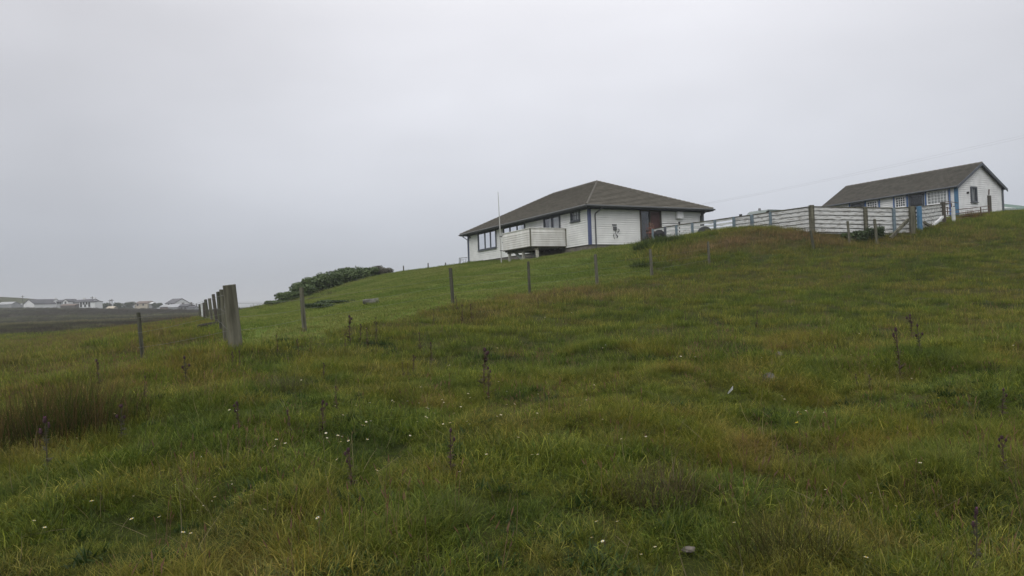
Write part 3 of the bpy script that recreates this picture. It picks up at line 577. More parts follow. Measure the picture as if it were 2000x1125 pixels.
# little metal gate at the far corner of the bungalow
gg = empty('garden_gate', tuple(at(905, 514, 63.5)), label='small grey metal garden gate at the far corner of the bungalow', cat='gate')
tubeset(gg, [((897, 504), (897, 516)), ((899.5, 505), (899.5, 516)), ((897, 504), (913, 503))], 63.5, .03, M_METAL, 'gate_frame')
tubeset(gg, [((900, 507), (912, 506)), ((900, 510), (904, 508)), ((906, 512), (912, 509)), ((905, 508), (905, 515)), ((909, 507), (909, 515))], 63.5, .012, M_METAL, 'scrollwork')
# ------------------------------------------------------------------ van behind the fence
vx, vy = at(1452, 430, 47)[:2]; vt = at(1470, 411, 47)[2]; vz = vt-1.90
V_ = empty('van', (vx, vy, vz), -.9, label='pale green van parked behind the peeling board fence, only its roof showing', cat='van')
mb = MB()   # local: width along x (-.85..), length along +y (away, drawn towards the right)
def loft(mb, secs):
    for (a, b) in zip(secs[:-1], secs[1:]):
        mb.hexa([a[0], a[1], b[1], b[0], a[3], a[2], b[2], b[3]])
sec = lambda y, wdt, z0, z1, wt: [(-wdt, y, z0), (wdt, y, z0), (wt, y, z1), (-wt, y, z1)]
S = [sec(0, .78, .35, .95, .74), sec(.35, .86, .3, 1.12, .82), sec(.9, .88, .3, 1.25, .84), sec(1.55, .88, .3, 1.86, .72), sec(1.8, .88, .3, 2.0, .74), sec(4.4, .88, .3, 2.08, .76), sec(4.6, .86, .35, 2.0, .74)]
for a, b in zip(S[:-1], S[1:]): mb.hexa([a[0], a[1], b[1], b[0], a[3], a[2], b[2], b[3]])
body = mb.build('body', M_VAN, V_, bevel=.03)
mb = MB(); mb.hexa([(-.72, .93, 1.30), (.72, .93, 1.30), (.72, .98, 1.30), (-.72, .98, 1.30), (-.66, 1.47, 1.80), (.66, 1.47, 1.80), (.66, 1.52, 1.80), (-.66, 1.52, 1.80)]); mb.build('windscreen', M_VGL, V_)
for sx in (-1, 1):
    MB().box(*(sorted((sx*.80, sx*.885))), 1.65, 2.5, 1.28, 1.75).build('side_window', M_VGL, V_)
    mb = MB(); mb.box(*(sorted((sx*.92, sx*1.12))), 1.2, 1.27, 1.35, 1.85); mb.tube([(sx*.85, 1.3, 1.45), (sx*1.0, 1.25, 1.5)], .02, 6); mb.build('wing_mirror', M_BLACK, V_, bevel=.03)
    MB().tube([(sx*.62, -.01, .72), (sx*.62, .06, .72)], .11, 12).build('headlight', M_PALE, V_)
    for yy in (.85, 3.7):
        wh = MB().tube([(sx*.70, yy, .33), (sx*.90, yy, .33)], .33, 18).build('wheel', M_BLACK, V_); MB().tube([(sx*.90, yy, .33), (sx*.915, yy, .33)], .19, 14).build('rim', M_METAL, wh)
MB().tube([(.0, 1.9, 2.02), (.0, 1.9, 2.16)], [.10, .07], 12).build('roof_light', M_METAL, V_)
# round dark disc, coil, handrail, flowers by the fence
dpt = at(1377, 462, 40.6); dz = zt(dpt[0], dpt[1])
D_ = empty('disc', (dpt[0], dpt[1], dz), -.15, label='large dark round disc standing on edge in front of the board fence', cat='disc')
cz = float(at(1377, 456, 40.6)[2])-dz; R_ = 14.5/F*40.6
MB().tube([(0, 0, cz), (0, .05, cz), (0, .10, cz)], [R_*.9, R_, R_*.98], 36).build('plate', mat('slate_grey_plastic', (.045, .048, .052), .6), D_)
MB().tube([(0, -.03, cz), (0, 0, cz)], [.06, .09], 12).build('boss', M_BLACK, D_)
mb = MB().tube([(0, .06, cz), (0, .35, .0)], .03, 6); mb.build('prop', M_METAL, D_)
cpt = at(1288, 470, 43.6); cz0 = zt(cpt[0], cpt[1]); cc = at(1289, 459, 43.6)
K2 = empty('hose_reel', (cpt[0], cpt[1], cz0), 0, label='round dark coil hung between the leftmost posts of the board fence', cat='coil')
mb = MB()
for k in range(5):
    rr_ = (9.5-k*1.7)/F*43.6; pts = [(rr_*math.cos(a)*1.05, -.02*k, cc[2]-cz0+rr_*math.sin(a)) for a in np.linspace(0, 2*math.pi, 28)]; mb.tube(pts, .036, 6, False)
mb.build('hose', M_BLACK, K2)
mb = MB(); mb.tube([(0, -.02, cc[2]-cz0), (0, .06, cc[2]-cz0)], .08, 10)
for a in (0.4, 1.45, 2.5): mb.beam((-.27*math.cos(a), .03, cc[2]-cz0-.27*math.sin(a)), (.27*math.cos(a), .03, cc[2]-cz0+.27*math.sin(a)), .03, .03)
mb.tube([(0, .05, cc[2]-cz0), (.1, .1, 0)], .02, 6); mb.build('bracket', M_METAL, K2)
hr = empty('handrail', tuple(h1(6.9, -.9, -.0)), YAW, label='black metal handrail on the step beside the brown door', cat='handrail')
mb = MB(); mb.tube([(0, 0, -.3), (0, 0, 1.45)], .035, 7); mb.tube([(0, 0, 1.40), (-1.0, .0, 1.42), (-1.05, .85, 1.42)], .02, 7); mb.tube([(0, 0, 1.2), (-1.0, .0, 1.2)], .014, 6); mb.build('rail', M_BLACK, hr)
MB().box(-.05, .05, -.05, .05, 1.40, 1.50).build('finial', M_BLACK, hr)
# ------------------------------------------------------------------ things on the lawn
def rock(name, p, size, label, cat, m, seed, flat=.6, rotz=0., sub=3, group=None):
    import bmesh
    bm = bmesh.new(); bmesh.ops.create_icosphere(bm, subdivisions=sub, radius=1.)
    for v in bm.verts:
        n = fbm(v.co.x*2+seed, v.co.y*2+v.co.z*1.7, 1.1, seed, 3)-.5; v.co *= 1+float(n)*.55
        v.co.x *= size[0]; v.co.y *= size[1]; v.co.z *= size[2]
    me_ = bpy.data.meshes.new(name); bm.to_mesh(me_); bm.free(); me_.materials.append(m)
    o = bpy.data.objects.new(name, me_); COL.objects.link(o); o.location = p; o.rotation_euler.z = rotz; sset(o, label=label, cat=cat, group=group); return o
g_ = ground(722, 597); d_ = g_[1]
lg = empty('driftwood_log', (g_[0], g_[1], g_[2]+.09), .12, label='pale grey driftwood log lying on the mown lawn', cat='log')
def log_mesh(L_, r0, r1, seed, nseg=14, sides=14):
    mb = MB(); rnd = random.Random(seed); ph = rnd.uniform(0, 6)
    for i in range(nseg+1):
        t = i/nseg; x = (t-.5)*L_; r = (r0+(r1-r0)*t)*(1 if 0 < i < nseg else .8); 
        for k in range(sides):
            a = 2*math.pi*k/sides; q = r*(1+.10*math.sin(3*a+ph+t*2)+.06*math.sin(7*a+5*t)+rnd.uniform(-.05, .05))
            mb.v.append((x+rnd.uniform(-.01, .01), math.cos(a)*q, r0*.75+math.sin(a)*q))
    for i in range(nseg):
        for k in range(sides): a, b = i*sides+k, i*sides+(k+1) % sides; mb.f.append((a, b, b+sides, a+sides))
    mb.f.append(tuple(range(sides))[::-1]); mb.f.append(tuple(nseg*sides+k for k in range(sides))); return mb
k_ = d_/F
log_mesh(26*k_, 4.6*k_, 5.6*k_, 3).build('trunk', mat('driftwood', (.06, .06, .05), .9, (.15, .15, .125), 6, 8, .5, 30), lg, smooth=True)
log_mesh(5*k_, 5.2*k_, 5.6*k_, 5, 5).build('knot', mat('driftwood_dark', (.09, .10, .06), .9, (.18, .19, .13), 9), lg, smooth=True, loc=(14.5*k_, 0, 1.2*k_))
g_ = ground(409, 643); k_ = g_[1]/F
dl = log_mesh(42*k_, 4.0*k_, 5.2*k_, 8).build('rotten_log', mat('rotten_wood', (.018, .017, .013), 1, (.045, .042, .03), 8, 8, .6, 30), None, smooth=True); dl.location = g_+np.array([0, 0, .08]); dl.rotation_euler = (0, -.10, .35)
sset(dl, label='long dark rotten log lying in grass beside the row of stakes', cat='log')
g_ = ground(1502, 748); rock('field_stone', (g_[0], g_[1], g_[2]+.05), (.10, .09, .08), 'lichen grey stone showing through the grass right of centre', 'stone', M_STONE, 3)
g_ = ground(1346, 1088); rock('field_stone', (g_[0], g_[1], g_[2]+.045), (.042, .032, .020), 'small brownish grey stone near the bottom edge', 'stone', mat('brown_stone', (.07, .06, .05), .9, (.17, .15, .13), 14, 8, .6, 40), 5)
g_ = ground(1522, 706); rock('field_stone', (g_[0], g_[1], g_[2]+.10), (.06, .05, .05), 'small dull stone in the grass behind the larger grey stone', 'stone', M_STONE, 9)
# scrap of white wool or paper
g_ = ground(1425, 786); k_ = g_[1]/F
mb = MB(); rnd = random.Random(3)
for i in range(5):
    a = i*.5; mb.quad((-.02+.012*i, 0, .10+.012*i), (.0+.012*i, .015, .10+.01*i), (.012+.01*i, .01, .14+.012*i), (-.012+.012*i, -.01, .13+.015*i))
o = mb.build('feather', M_WHITE, None); o.location = g_; sset(o, label='white feather caught in the grass right of centre', cat='feather')
# ------------------------------------------------------------------ village beyond the moor
M_VW = mat('village_white', (.60, .61, .62), .8, (.68, .69, .70), .3); M_VR = mat('village_slate', (.06, .062, .07), .9, (.09, .09, .1), .5); M_VRR = mat('village_red', (.17, .085, .065), .9, (.21, .105, .08), .5)
M_VBR = mat('village_brown', (.12, .095, .08), .9, (.16, .125, .105), .5); M_VGR = mat('village_grey', (.26, .27, .28), .9, (.34, .35, .36), .5); M_VBE = mat('village_beige', (.38, .34, .27), .9, (.46, .41, .33), .5)
VD = 320.
def vhouse(px0, px1, ptop, peave, pbase, label, name='house', wall=M_VW, roofm=M_VR, yaw=0., depth=7., wins=(), chim=(), gable_front=False, d=VD, cat='house', storeys=1, mirror=False):
    A = at(px0, pbase, d); B = at(px1, pbase, d); w_ = abs(B[0]-A[0]); k = d/F; H = (pbase-peave)*k; R = (pbase-ptop)*k
    r = empty(name, ((A[0]+B[0])/2, A[1], min(A[2], B[2])), yaw, label=label, cat=cat); x = w_/2
    mb = MB(); mb.box(-x, x, 0, depth, -4, H)
    if gable_front: mb.quad((-x, 0, H), (x, 0, H), (0, 0, R)); mb.quad((x, depth, H), (-x, depth, H), (0, depth, R))
    else:
        mb.quad((-x, depth, H), (-x, 0, H), (-x, depth/2, R)); mb.quad((x, 0, H), (x, depth, H), (x, depth/2, R))
    mb.build('wall', wall, r)
    rb = MB()
    if gable_front:
        for s_ in (-1, 1): rb.hexa([(s_*(x+.2), -.2, H-.15), (0, -.2, R-.02), (0, depth+.2, R-.02), (s_*(x+.2), depth+.2, H-.15), (s_*(x+.2), -.2, H+.1), (0, -.2, R+.2), (0, depth+.2, R+.2), (s_*(x+.2), depth+.2, H+.1)])
    else:
        for s_, y0 in ((-1, -.25), (1, depth+.25)): rb.hexa([(-x-.2, y0, H-.1), (x+.2, y0, H-.1), (x+.2, depth/2, R), (-x-.2, depth/2, R), (-x-.2, y0, H+.12), (x+.2, y0, H+.12), (x+.2, depth/2, R+.22), (-x-.2, depth/2, R+.22)])
    ro = rb.build('roof', roofm, r)
    for c in chim: MB().box(c*x-.4, c*x+.4, depth/2-.4, depth/2+.4, R-.5, R+.9).build('chimney', wall, ro)
    for (wx, wz) in wins:
        f = MB().box(wx*x-.45, wx*x+.45, -.06, .02, wz*H-.6, wz*H+.6).build('window', M_VGR, r); MB().box(wx*x-.38, wx*x+.38, -.09, -.061, wz*H-.52, wz*H+.52).build('pane', M_DARK, f)
    return r
vhouse(43.5, 69.5, 585, 593.5, 600.5, 'white gable ended barn at the foot of the far hill', 'barn', gable_front=True, depth=11, yaw=-.25, cat='barn')
vhouse(-4, 21, 590, 594.5, 600, 'grey roofed shed at the extreme left below the far hill', 'shed', M_VGR, M_VGR, yaw=.1, cat='shed')
vhouse(31, 40, 594, 596, 600.5, 'tiny pale shed just left of the white barn', 'shed', M_VGR, M_VGR, d=330, cat='shed', depth=4)
vhouse(71, 83, 588, 592.5, 597, 'small red roofed outbuilding right of the white barn', 'outbuilding', M_VBR, M_VRR, d=335, cat='outbuilding', depth=5)
vhouse(89, 102, 584.5, 588.5, 592, 'low white cottage with dark roof half behind the hill shoulder', 'cottage', d=400, depth=7, chim=(.8,))
vhouse(110, 122, 586, 589.5, 594, 'grey fronted house left of the small white gable', 'house', M_VGR, M_VR, d=345, wins=((-.4, .5), (.3, .5)))
vhouse(123, 133, 584.5, 589, 594, 'narrow white gable joined between two dark roofs', 'house', gable_front=True, depth=8, d=342, wins=((0, .6),))
vhouse(138, 156, 586, 590.5, 595, 'long house with dark roof left of the two storey house', 'house', M_VGR, M_VR, d=346)
vhouse(155, 178, 584.5, 589.3, 600, 'white two storey house with four windows and two chimneys', 'house', wins=((-.7, .75), (-.25, .75), (.25, .75), (.7, .75), (-.7, .3), (0, .3), (.7, .3)), chim=(-.9, .9))
vhouse(177, 185.5, 588.2, 589.6, 600, 'white flat fronted wing on the right of the two storey house', 'house', d=318, depth=6)
vhouse(118, 146, 594, 596.5, 600, 'long low brown shed in front of the dark roofed houses', 'shed', mat('village_shed', (.10, .09, .075), .9), M_VBR, d=322, depth=5, cat='shed')
vhouse(208, 221, 599, 602.5, 604, 'small cream coloured hut standing in the moor', 'hut', M_VBE, M_VBE, d=300, depth=3, cat='hut')
vhouse(263, 287, 588.5, 592.5, 597, 'beige house with a brown roof in the middle of the village', 'house', M_VBE, M_VBR, d=360, wins=((-.5, .5), (.4, .5)), depth=9)
vhouse(287, 297, 591, 593, 597, 'small pale garage right of the beige house', 'garage', M_VGR, M_VW, d=362, depth=4, cat='garage')
vhouse(320, 344, 583.8, 592.5, 597.5, 'white house with a tall steep grey roof', 'house', M_VW, mat('village_steep', (.075, .075, .085), .9, (.11, .11, .12), .4), yaw=-.38, depth=9, d=345, wins=((-.3, .5), (.4, .5)))
vhouse(312, 334, 596, 599, 603, 'long low barn with pale grey roof below the steep roofed house', 'barn', M_VBR, M_VGR, d=322, depth=6, cat='barn')
vhouse(329, 347, 594.5, 599.8, 603.5, 'pale roofed barn just right of the long low barn', 'barn', M_VGR, mat('village_pale_roof', (.30, .31, .33), .8), d=320, depth=6, cat='barn')
vhouse(350, 367, 594.5, 598, 605, 'grey stone house nearest the end of the stake row', 'house', mat('village_stone', (.14, .14, .14), .9, (.20, .20, .19), .5), M_VR, d=318, chim=(-.9, .9), wins=((-.4, .5), (.4, .5)))
vhouse(366, 379, 599, 601, 606, 'low grey byre beside the grey stone house', 'byre', M_VGR, M_VR, d=316, depth=5, cat='byre')
for i, (x, yt, yb, d, nm) in enumerate([(44.5, 577, 590, 400, 'utility pole on the shoulder of the far hill'), (180.5, 579, 590, 330, 'pole rising behind the two storey white house'), (215, 585, 600, 330, 'left pole of the close pair beyond the cream hut'), (219, 584, 600, 330, 'right pole of the close pair beyond the cream hut'), (375, 590, 606, 320, 'pole in the gap right of the grey stone house'), (384, 593, 607, 320, 'last pole before the row of stakes')]):
    p = at(x, yb, d); k = d/F; r = empty('utility_pole', (p[0], p[1], p[2]), label=nm, cat='pole', group='utility poles in the far village')
    MB().tube([(0, 0, -4), (0, 0, (yb-yt)*k)], .17, 6).build('pole', M_DARKW, r); MB().box(-.9, .9, -.06, .06, (yb-yt)*k-.7, (yb-yt)*k-.5).build('crossarm', M_DARKW, r)
# ------------------------------------------------------------------ overhead lines
for i, (k, nm) in enumerate([(0, 'upper of the two thin overhead wires crossing the sky at right'), (4.5, 'lower of the two thin overhead wires crossing the sky at right')]):
    mb = MB(); pts = []
    for t in np.linspace(0, 1, 14):
        px = 1340+(2250-1340)*t; py = np.interp(px, [1340, 1500, 1600, 1750, 2000, 2250], [404, 374, 353, 321, 264, 208])+k*(.5+t*.8); pts.append(Vector(at(px, py, 105-55*t)))
    mb.tube(pts, [.006-.003*t for t in np.linspace(0, 1, 14)], 5); o = mb.build('power_line', M_METAL, None); sset(o, label=nm, cat='overhead wire', group='overhead wires')
# ------------------------------------------------------------------ shrubs
def leaf_mat(name, c1, c2):
    m = mat(name, c1, .6, c2, 1.3, 4, lo=.3, hi=.7, coord='Object'); return m
M_LEAF = leaf_mat('shrub_leaf', (.040, .068, .020), (.085, .120, .040)); M_LEAF2 = leaf_mat('shrub_leaf_grey', (.06, .065, .045), (.11, .10, .075)); M_LEAF3 = leaf_mat('dark_leaf', (.024, .042, .015), (.05, .075, .026))
M_BARK = mat('bark', (.06, .05, .04), 1, (.1, .085, .07), 8)
def shrub(name, base, rx, ry, h, nleaf, lsize, label, cat, m, seed, group=None, low=False):
    rg_ = np.random.default_rng(seed); r = empty(name, tuple(base), rg_.uniform(0, 6), label=label, cat=cat, group=group)
    # leaf clumps over several irregular lobes
    lobes = [(rg_.uniform(-.55, .55)*rx, rg_.uniform(-.55, .55)*ry, h*rg_.uniform(.45, .72), rg_.uniform(.28, .5)) for _ in range(9)]
    mb = MB(); P = []
    for i in range(nleaf):
        lx, ly, lz, lr = lobes[rg_.integers(len(lobes))]; d = rg_.normal(size=3); d /= np.linalg.norm(d); q = lr*rg_.uniform(.55, 1.05)
        p = np.array([lx+d[0]*q*rx, ly+d[1]*q*ry, max(.05, lz*(.35 if rg_.random() < .25 else 1)+d[2]*q*h*.75)]); P.append(p)
        n = rg_.normal(size=3)+d*1.2; n /= np.linalg.norm(n); t = np.cross(n, rg_.normal(size=3)); t /= np.linalg.norm(t); b = np.cross(n, t); s_ = lsize*rg_.uniform(.6, 1.4)
        mb.quad(p-t*s_*.5, p+b*s_*.28, p+t*s_*.6, p-b*s_*.28)
    mb.build('crown', m, r)
    tk = MB()
    for (lx, ly, lz, lr) in lobes[:6]: tk.tube([(lx*.1, ly*.1, -.4), (lx*.5, ly*.5, lz*.5), (lx, ly, lz*1.1)], [.05, .035, .012], 5)
    tk.build('trunk', M_BARK, r); return r
HG = 'shrubs of the hedge beyond the lawn'
hedge = [(541, 589, 599, 14, 56, 'lowest shrub at the left end of the hedge'), (562, 574, 594, 22, 57, 'second shrub of the hedge from its low left end'), (588, 560, 588, 26, 58, 'rounded green shrub right above the grey lawn stake'), (612, 547, 582, 30, 59, 'tall full shrub left of the hedge middle'), (640, 540, 574, 30, 60, 'shrub with a knobbly top in the middle of the hedge'), (665, 533, 566, 28, 61, 'dark green shrub right of the hedge middle'), (690, 529, 556, 28, 62, 'high green shrub before the hedge turns grey'), (712, 528, 549, 24, 63, 'last green shrub of the hedge beside the greyish ones')]
for i, (px, pt, pb, hw, d, nm) in enumerate(hedge):
    T = at(px, pt, d); B_ = at(px, pb, d); zb = zt(B_[0], B_[1]+1.0); h = T[2]-zb
    shrub('hedge_shrub', (B_[0], B_[1]+1.0, zb), hw/F*d*1.25, 1.5, h*1.45, 4600, .17, nm, 'shrub', M_LEAF, 100+i, HG)
for i, (px, pt, pb, hw, nm) in enumerate([(728, 528, 543, 17, 'greyish brown shrub next to the green part of the hedge'), (746, 529, 538, 14, 'greyish brown shrub at the right tip of the hedge')]):
    d = 64; T = at(px, pt, d); B_ = at(px, pb, d); zb = zt(B_[0], B_[1]+1.0); shrub('hedge_shrub', (B_[0], B_[1]+1., zb), hw/F*d*1.3, 1.2, (T[2]-zb)*1.7, 3400, .10, nm, 'shrub', M_LEAF2, 130+i, HG)
for i, (px, py, hw, hh, nm) in enumerate([(627, 602, 24, 9, 'low spreading dark juniper on the lawn behind the grey stake'), (660, 594, 22, 7, 'right half of the low dark ground shrub on the lawn')]):
    g_ = ground(px, py); k = g_[1]/F; shrub('ground_shrub', g_, hw*k*1.35, .9, hh*k*1.3, 3600, .07, nm, 'shrub', M_LEAF3, 140+i)
for i, (px, py, hw, hh, nm) in enumerate([(1655, 459, 15, 14, 'green bush between two stakes under the tall board fence'), (1683, 457, 16, 17, 'bushy dark weed clump at the foot of the tall board fence'), (1708, 455, 13, 21, 'darkest and tallest bush in front of the tall board fence')]):
    g_ = at(px, py, 35.9); g_[2] = zt(g_[0], g_[1]); k = g_[1]/F; shrub('bush', g_, hw*k*1.2, .5, hh*k*1.35, 1800, .09, nm, 'bush', [M_LEAF, M_LEAF3, M_LEAF3][i], 150+i, 'bushes at the foot of the board fence')
g_ = at(1272, 462, 45.3); g_[2] = zt(g_[0], g_[1]); shrub('flowering_shrub', g_, .35, .3, 1.35, 700, .07, 'small pink flowering shrub in front of the red brown door', 'shrub', leaf_mat('pink_leaf', (.14, .09, .06), (.34, .13, .11)), 160)
for i, (px, pt, pb, hw, d, nm) in enumerate([(250, 591, 598, 11, 350, 'dark rounded trees left of the beige house'), (228, 593, 598.5, 8, 350, 'low dark tree between the pole pair and the rounded trees'), (203, 593.5, 598.5, 9, 350, 'low tree just right of the two storey house'), (305, 593, 597, 9, 365, 'dark shrubby tree left of the steep roofed house')]):
    B_ = at(px, pb, d); k = d/F; shrub('village_tree', tuple(B_-np.array([0, 0, 1.])), hw*k*1.3, 4., (pb-pt)*k*1.3+1, 1400, .6, nm, 'tree', M_LEAF3, 170+i, 'trees in the far village')
# ------------------------------------------------------------------ grass: tuft meshes scattered as one stuff object per kind
def blade_mat(name, rough=.55, trans=.35):
    m = bpy.data.materials.new(name); m.use_nodes = True; t = m.node_tree; t.nodes.clear(); n_, l_ = t.nodes.new, t.links.new
    a = n_('ShaderNodeAttribute'); a.attribute_type = 'INSTANCER'; a.attribute_name = 'gcol'
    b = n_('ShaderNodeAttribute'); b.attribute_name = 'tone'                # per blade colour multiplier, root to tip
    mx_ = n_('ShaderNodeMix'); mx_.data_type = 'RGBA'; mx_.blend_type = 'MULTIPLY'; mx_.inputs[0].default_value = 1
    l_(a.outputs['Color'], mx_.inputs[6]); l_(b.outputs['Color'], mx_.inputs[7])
    d = n_('ShaderNodeBsdfDiffuse'); tr = n_('ShaderNodeBsdfTranslucent'); g = n_('ShaderNodeBsdfGlossy'); g.inputs['Roughness'].default_value = rough; g.inputs['Color'].default_value = (.5, .5, .45, 1)
    l_(mx_.outputs[2], d.inputs[0]); l_(mx_.outputs[2], tr.inputs[0])
    s1, s2 = n_('ShaderNodeMixShader'), n_('ShaderNodeMixShader'); s1.inputs[0].default_value = trans; s2.inputs[0].default_value = .035
    l_(d.outputs[0], s1.inputs[1]); l_(tr.outputs[0], s1.inputs[2]); l_(s1.outputs[0], s2.inputs[1]); l_(g.outputs[0], s2.inputs[2])
    o = n_('ShaderNodeOutputMaterial'); l_(s2.outputs[0], o.inputs[0]); return m
M_BLADE = blade_mat('grass_blade')
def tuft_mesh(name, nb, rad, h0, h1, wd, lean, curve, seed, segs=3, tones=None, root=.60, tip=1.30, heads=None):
    """nb blades spread over a disc of radius rad; tones = list of (weight, (r,g,b)) multipliers"""
    g = np.random.default_rng(seed); az = g.uniform(0, 2*np.pi, nb); rr = rad*np.sqrt(g.uniform(0, 1, nb)); pa = g.uniform(0, 2*np.pi, nb)
    px_, py_2 = rr*np.cos(pa), rr*np.sin(pa); L = g.uniform(h0, h1, nb)*(1-.25*(rr/max(rad, 1e-6))**2); ln = np.abs(g.normal(lean, lean*.5, nb)); cv = g.uniform(.3, 1., nb)*curve; W = wd*g.uniform(.6, 1.3, nb)
    out = g.random(nb) < .55; az = np.where(out, pa+g.normal(0, .6, nb), az)
    tw = g.uniform(-.9, .9, nb)
    V, Fc, Cc = [], [], []
    tz = tones or [(1, (1, 1, 1))]; ws_ = np.array([q[0] for q in tz], float); ws_ /= ws_.sum(); ti = g.choice(len(tz), nb, p=ws_); br = g.uniform(.75, 1.25, nb)
    for i in range(nb):
        ca, sa = math.cos(az[i]), math.sin(az[i]); p = np.array([px_[i], py_2[i], -.02]); ang = ln[i]; sx, sy = -math.sin(az[i]+tw[i]), math.cos(az[i]+tw[i]); base = len(V)
        for k in range(segs+1):
            t = k/segs; w_ = W[i]*(1-t**1.6)*.5+.0004; V.append((p[0]+sx*w_, p[1]+sy*w_, p[2])); V.append((p[0]-sx*w_, p[1]-sy*w_, p[2]))
            f = (root+(tip-root)*t)*br[i]; c = tz[ti[i]][1]; Cc += [(c[0]*f, c[1]*f, c[2]*f, 1)]*2  # blade's own tone, with roots painted darker and tips lighter for depth shading
            st_ = (L[i]+.02)/segs; p = p+np.array([ca*math.sin(ang)*st_, sa*math.sin(ang)*st_, math.cos(ang)*st_]); ang += cv[i]/segs
        for k in range(segs): a = base+2*k; Fc.append((a, a+1, a+3, a+2))
        if heads and g.random() < heads[0]:
            hl, hw, hc = heads[1], heads[2], heads[3]; b0 = len(V); q0 = np.array(V[base+2*segs]); dr = np.array([ca*math.sin(ang), sa*math.sin(ang), math.cos(ang)])
            for (s_, ww) in ((-.15, .2), (.25, 1), (.6, .8), (1, .1)):
                c_ = q0+dr*hl*s_
                V += [tuple(c_+np.array([sx, sy, 0])*hw*ww), tuple(c_-np.array([sx, sy, 0])*hw*ww)]; Cc += [(*hc, 1)]*2
            for k in range(3): a = b0+2*k; Fc.append((a, a+1, a+3, a+2))
            b0 = len(V)
            for (s_, ww) in ((-.15, .2), (.25, 1), (.6, .8), (1, .1)):
                c_ = q0+dr*hl*s_; V += [tuple(c_+np.array([-sy, sx, 0])*hw*ww), tuple(c_-np.array([-sy, sx, 0])*hw*ww)]; Cc += [(*hc, 1)]*2
            for k in range(3): a = b0+2*k; Fc.append((a, a+1, a+3, a+2))
    me_ = bpy.data.meshes.new(name); me_.from_pydata(V, [], Fc); at_ = me_.color_attributes.new('tone', 'FLOAT_COLOR', 'POINT'); at_.data.foreach_set('color', np.array(Cc, np.float32).ravel()); me_.materials.append(M_BLADE); me_.update(); return me_
def scatter(name, meshes, P, scl, gcol, label=None, tilt=.12, seed=1):
    n = len(P); g = np.random.default_rng(seed); c = bpy.data.collections.new(name+'_kinds')
    for i, m_ in enumerate(meshes): c.objects.link(bpy.data.objects.new('grass_tuft', m_))
    me_ = bpy.data.meshes.new(name); me_.vertices.add(n); me_.vertices.foreach_set('co', P.astype(np.float32).ravel())
    def attr(nm, tp, key, arr): a = me_.attributes.new(nm, tp, 'POINT'); a.data.foreach_set(key, arr.astype(np.float32 if tp != 'INT' else np.int32).ravel())
    attr('rot', 'FLOAT_VECTOR', 'vector', np.stack([g.normal(0, tilt, n), g.normal(0, tilt, n), g.uniform(0, 6.283, n)], 1)); attr('scl', 'FLOAT', 'value', scl); attr('kind_index', 'INT', 'value', g.integers(0, len(meshes), n))
    attr('gcol', 'FLOAT_COLOR', 'color', np.concatenate([gcol, np.ones((n, 1))], 1))
    o = bpy.data.objects.new(name, me_); COL.objects.link(o); o['kind'] = 'stuff'
    if label: o['label'] = label; o['category'] = 'grass'
    ng = bpy.data.node_groups.new(name, 'GeometryNodeTree'); ng.interface.new_socket('Geometry', in_out='INPUT', socket_type='NodeSocketGeometry'); ng.interface.new_socket('Geometry', in_out='OUTPUT', socket_type='NodeSocketGeometry')
    n_, l_ = ng.nodes.new, ng.links.new; gi, go_ = n_('NodeGroupInput'), n_('NodeGroupOutput'); ci = n_('GeometryNodeCollectionInfo'); ci.inputs['Collection'].default_value = c; ci.inputs['Separate Children'].default_value = True; ci.inputs['Reset Children'].default_value = True
    ip = n_('GeometryNodeInstanceOnPoints'); ip.inputs['Pick Instance'].default_value = True
    def na(nm, tp): q = n_('GeometryNodeInputNamedAttribute'); q.data_type = tp; q.inputs['Name'].default_value = nm; return q.outputs['Attribute']
    l_(gi.outputs[0], ip.inputs['Points']); l_(ci.outputs[0], ip.inputs['Instance']); l_(na('kind_index', 'INT'), ip.inputs['Instance Index'])
    e2r = n_('FunctionNodeEulerToRotation'); l_(na('rot', 'FLOAT_VECTOR'), e2r.inputs[0]); l_(e2r.outputs[0], ip.inputs['Rotation']); l_(na('scl', 'FLOAT'), ip.inputs['Scale']); l_(ip.outputs[0], go_.inputs[0])
    md = o.modifiers.new('scatter', 'NODES'); md.node_group = ng; return o
def cpick(t, stops):
    t = np.clip(t, stops[0][0], stops[-1][0]); xs = [s_[0] for s_ in stops]; return np.stack([np.interp(t, xs, [s_[1][k] for s_ in stops]) for k in range(3)], 1)
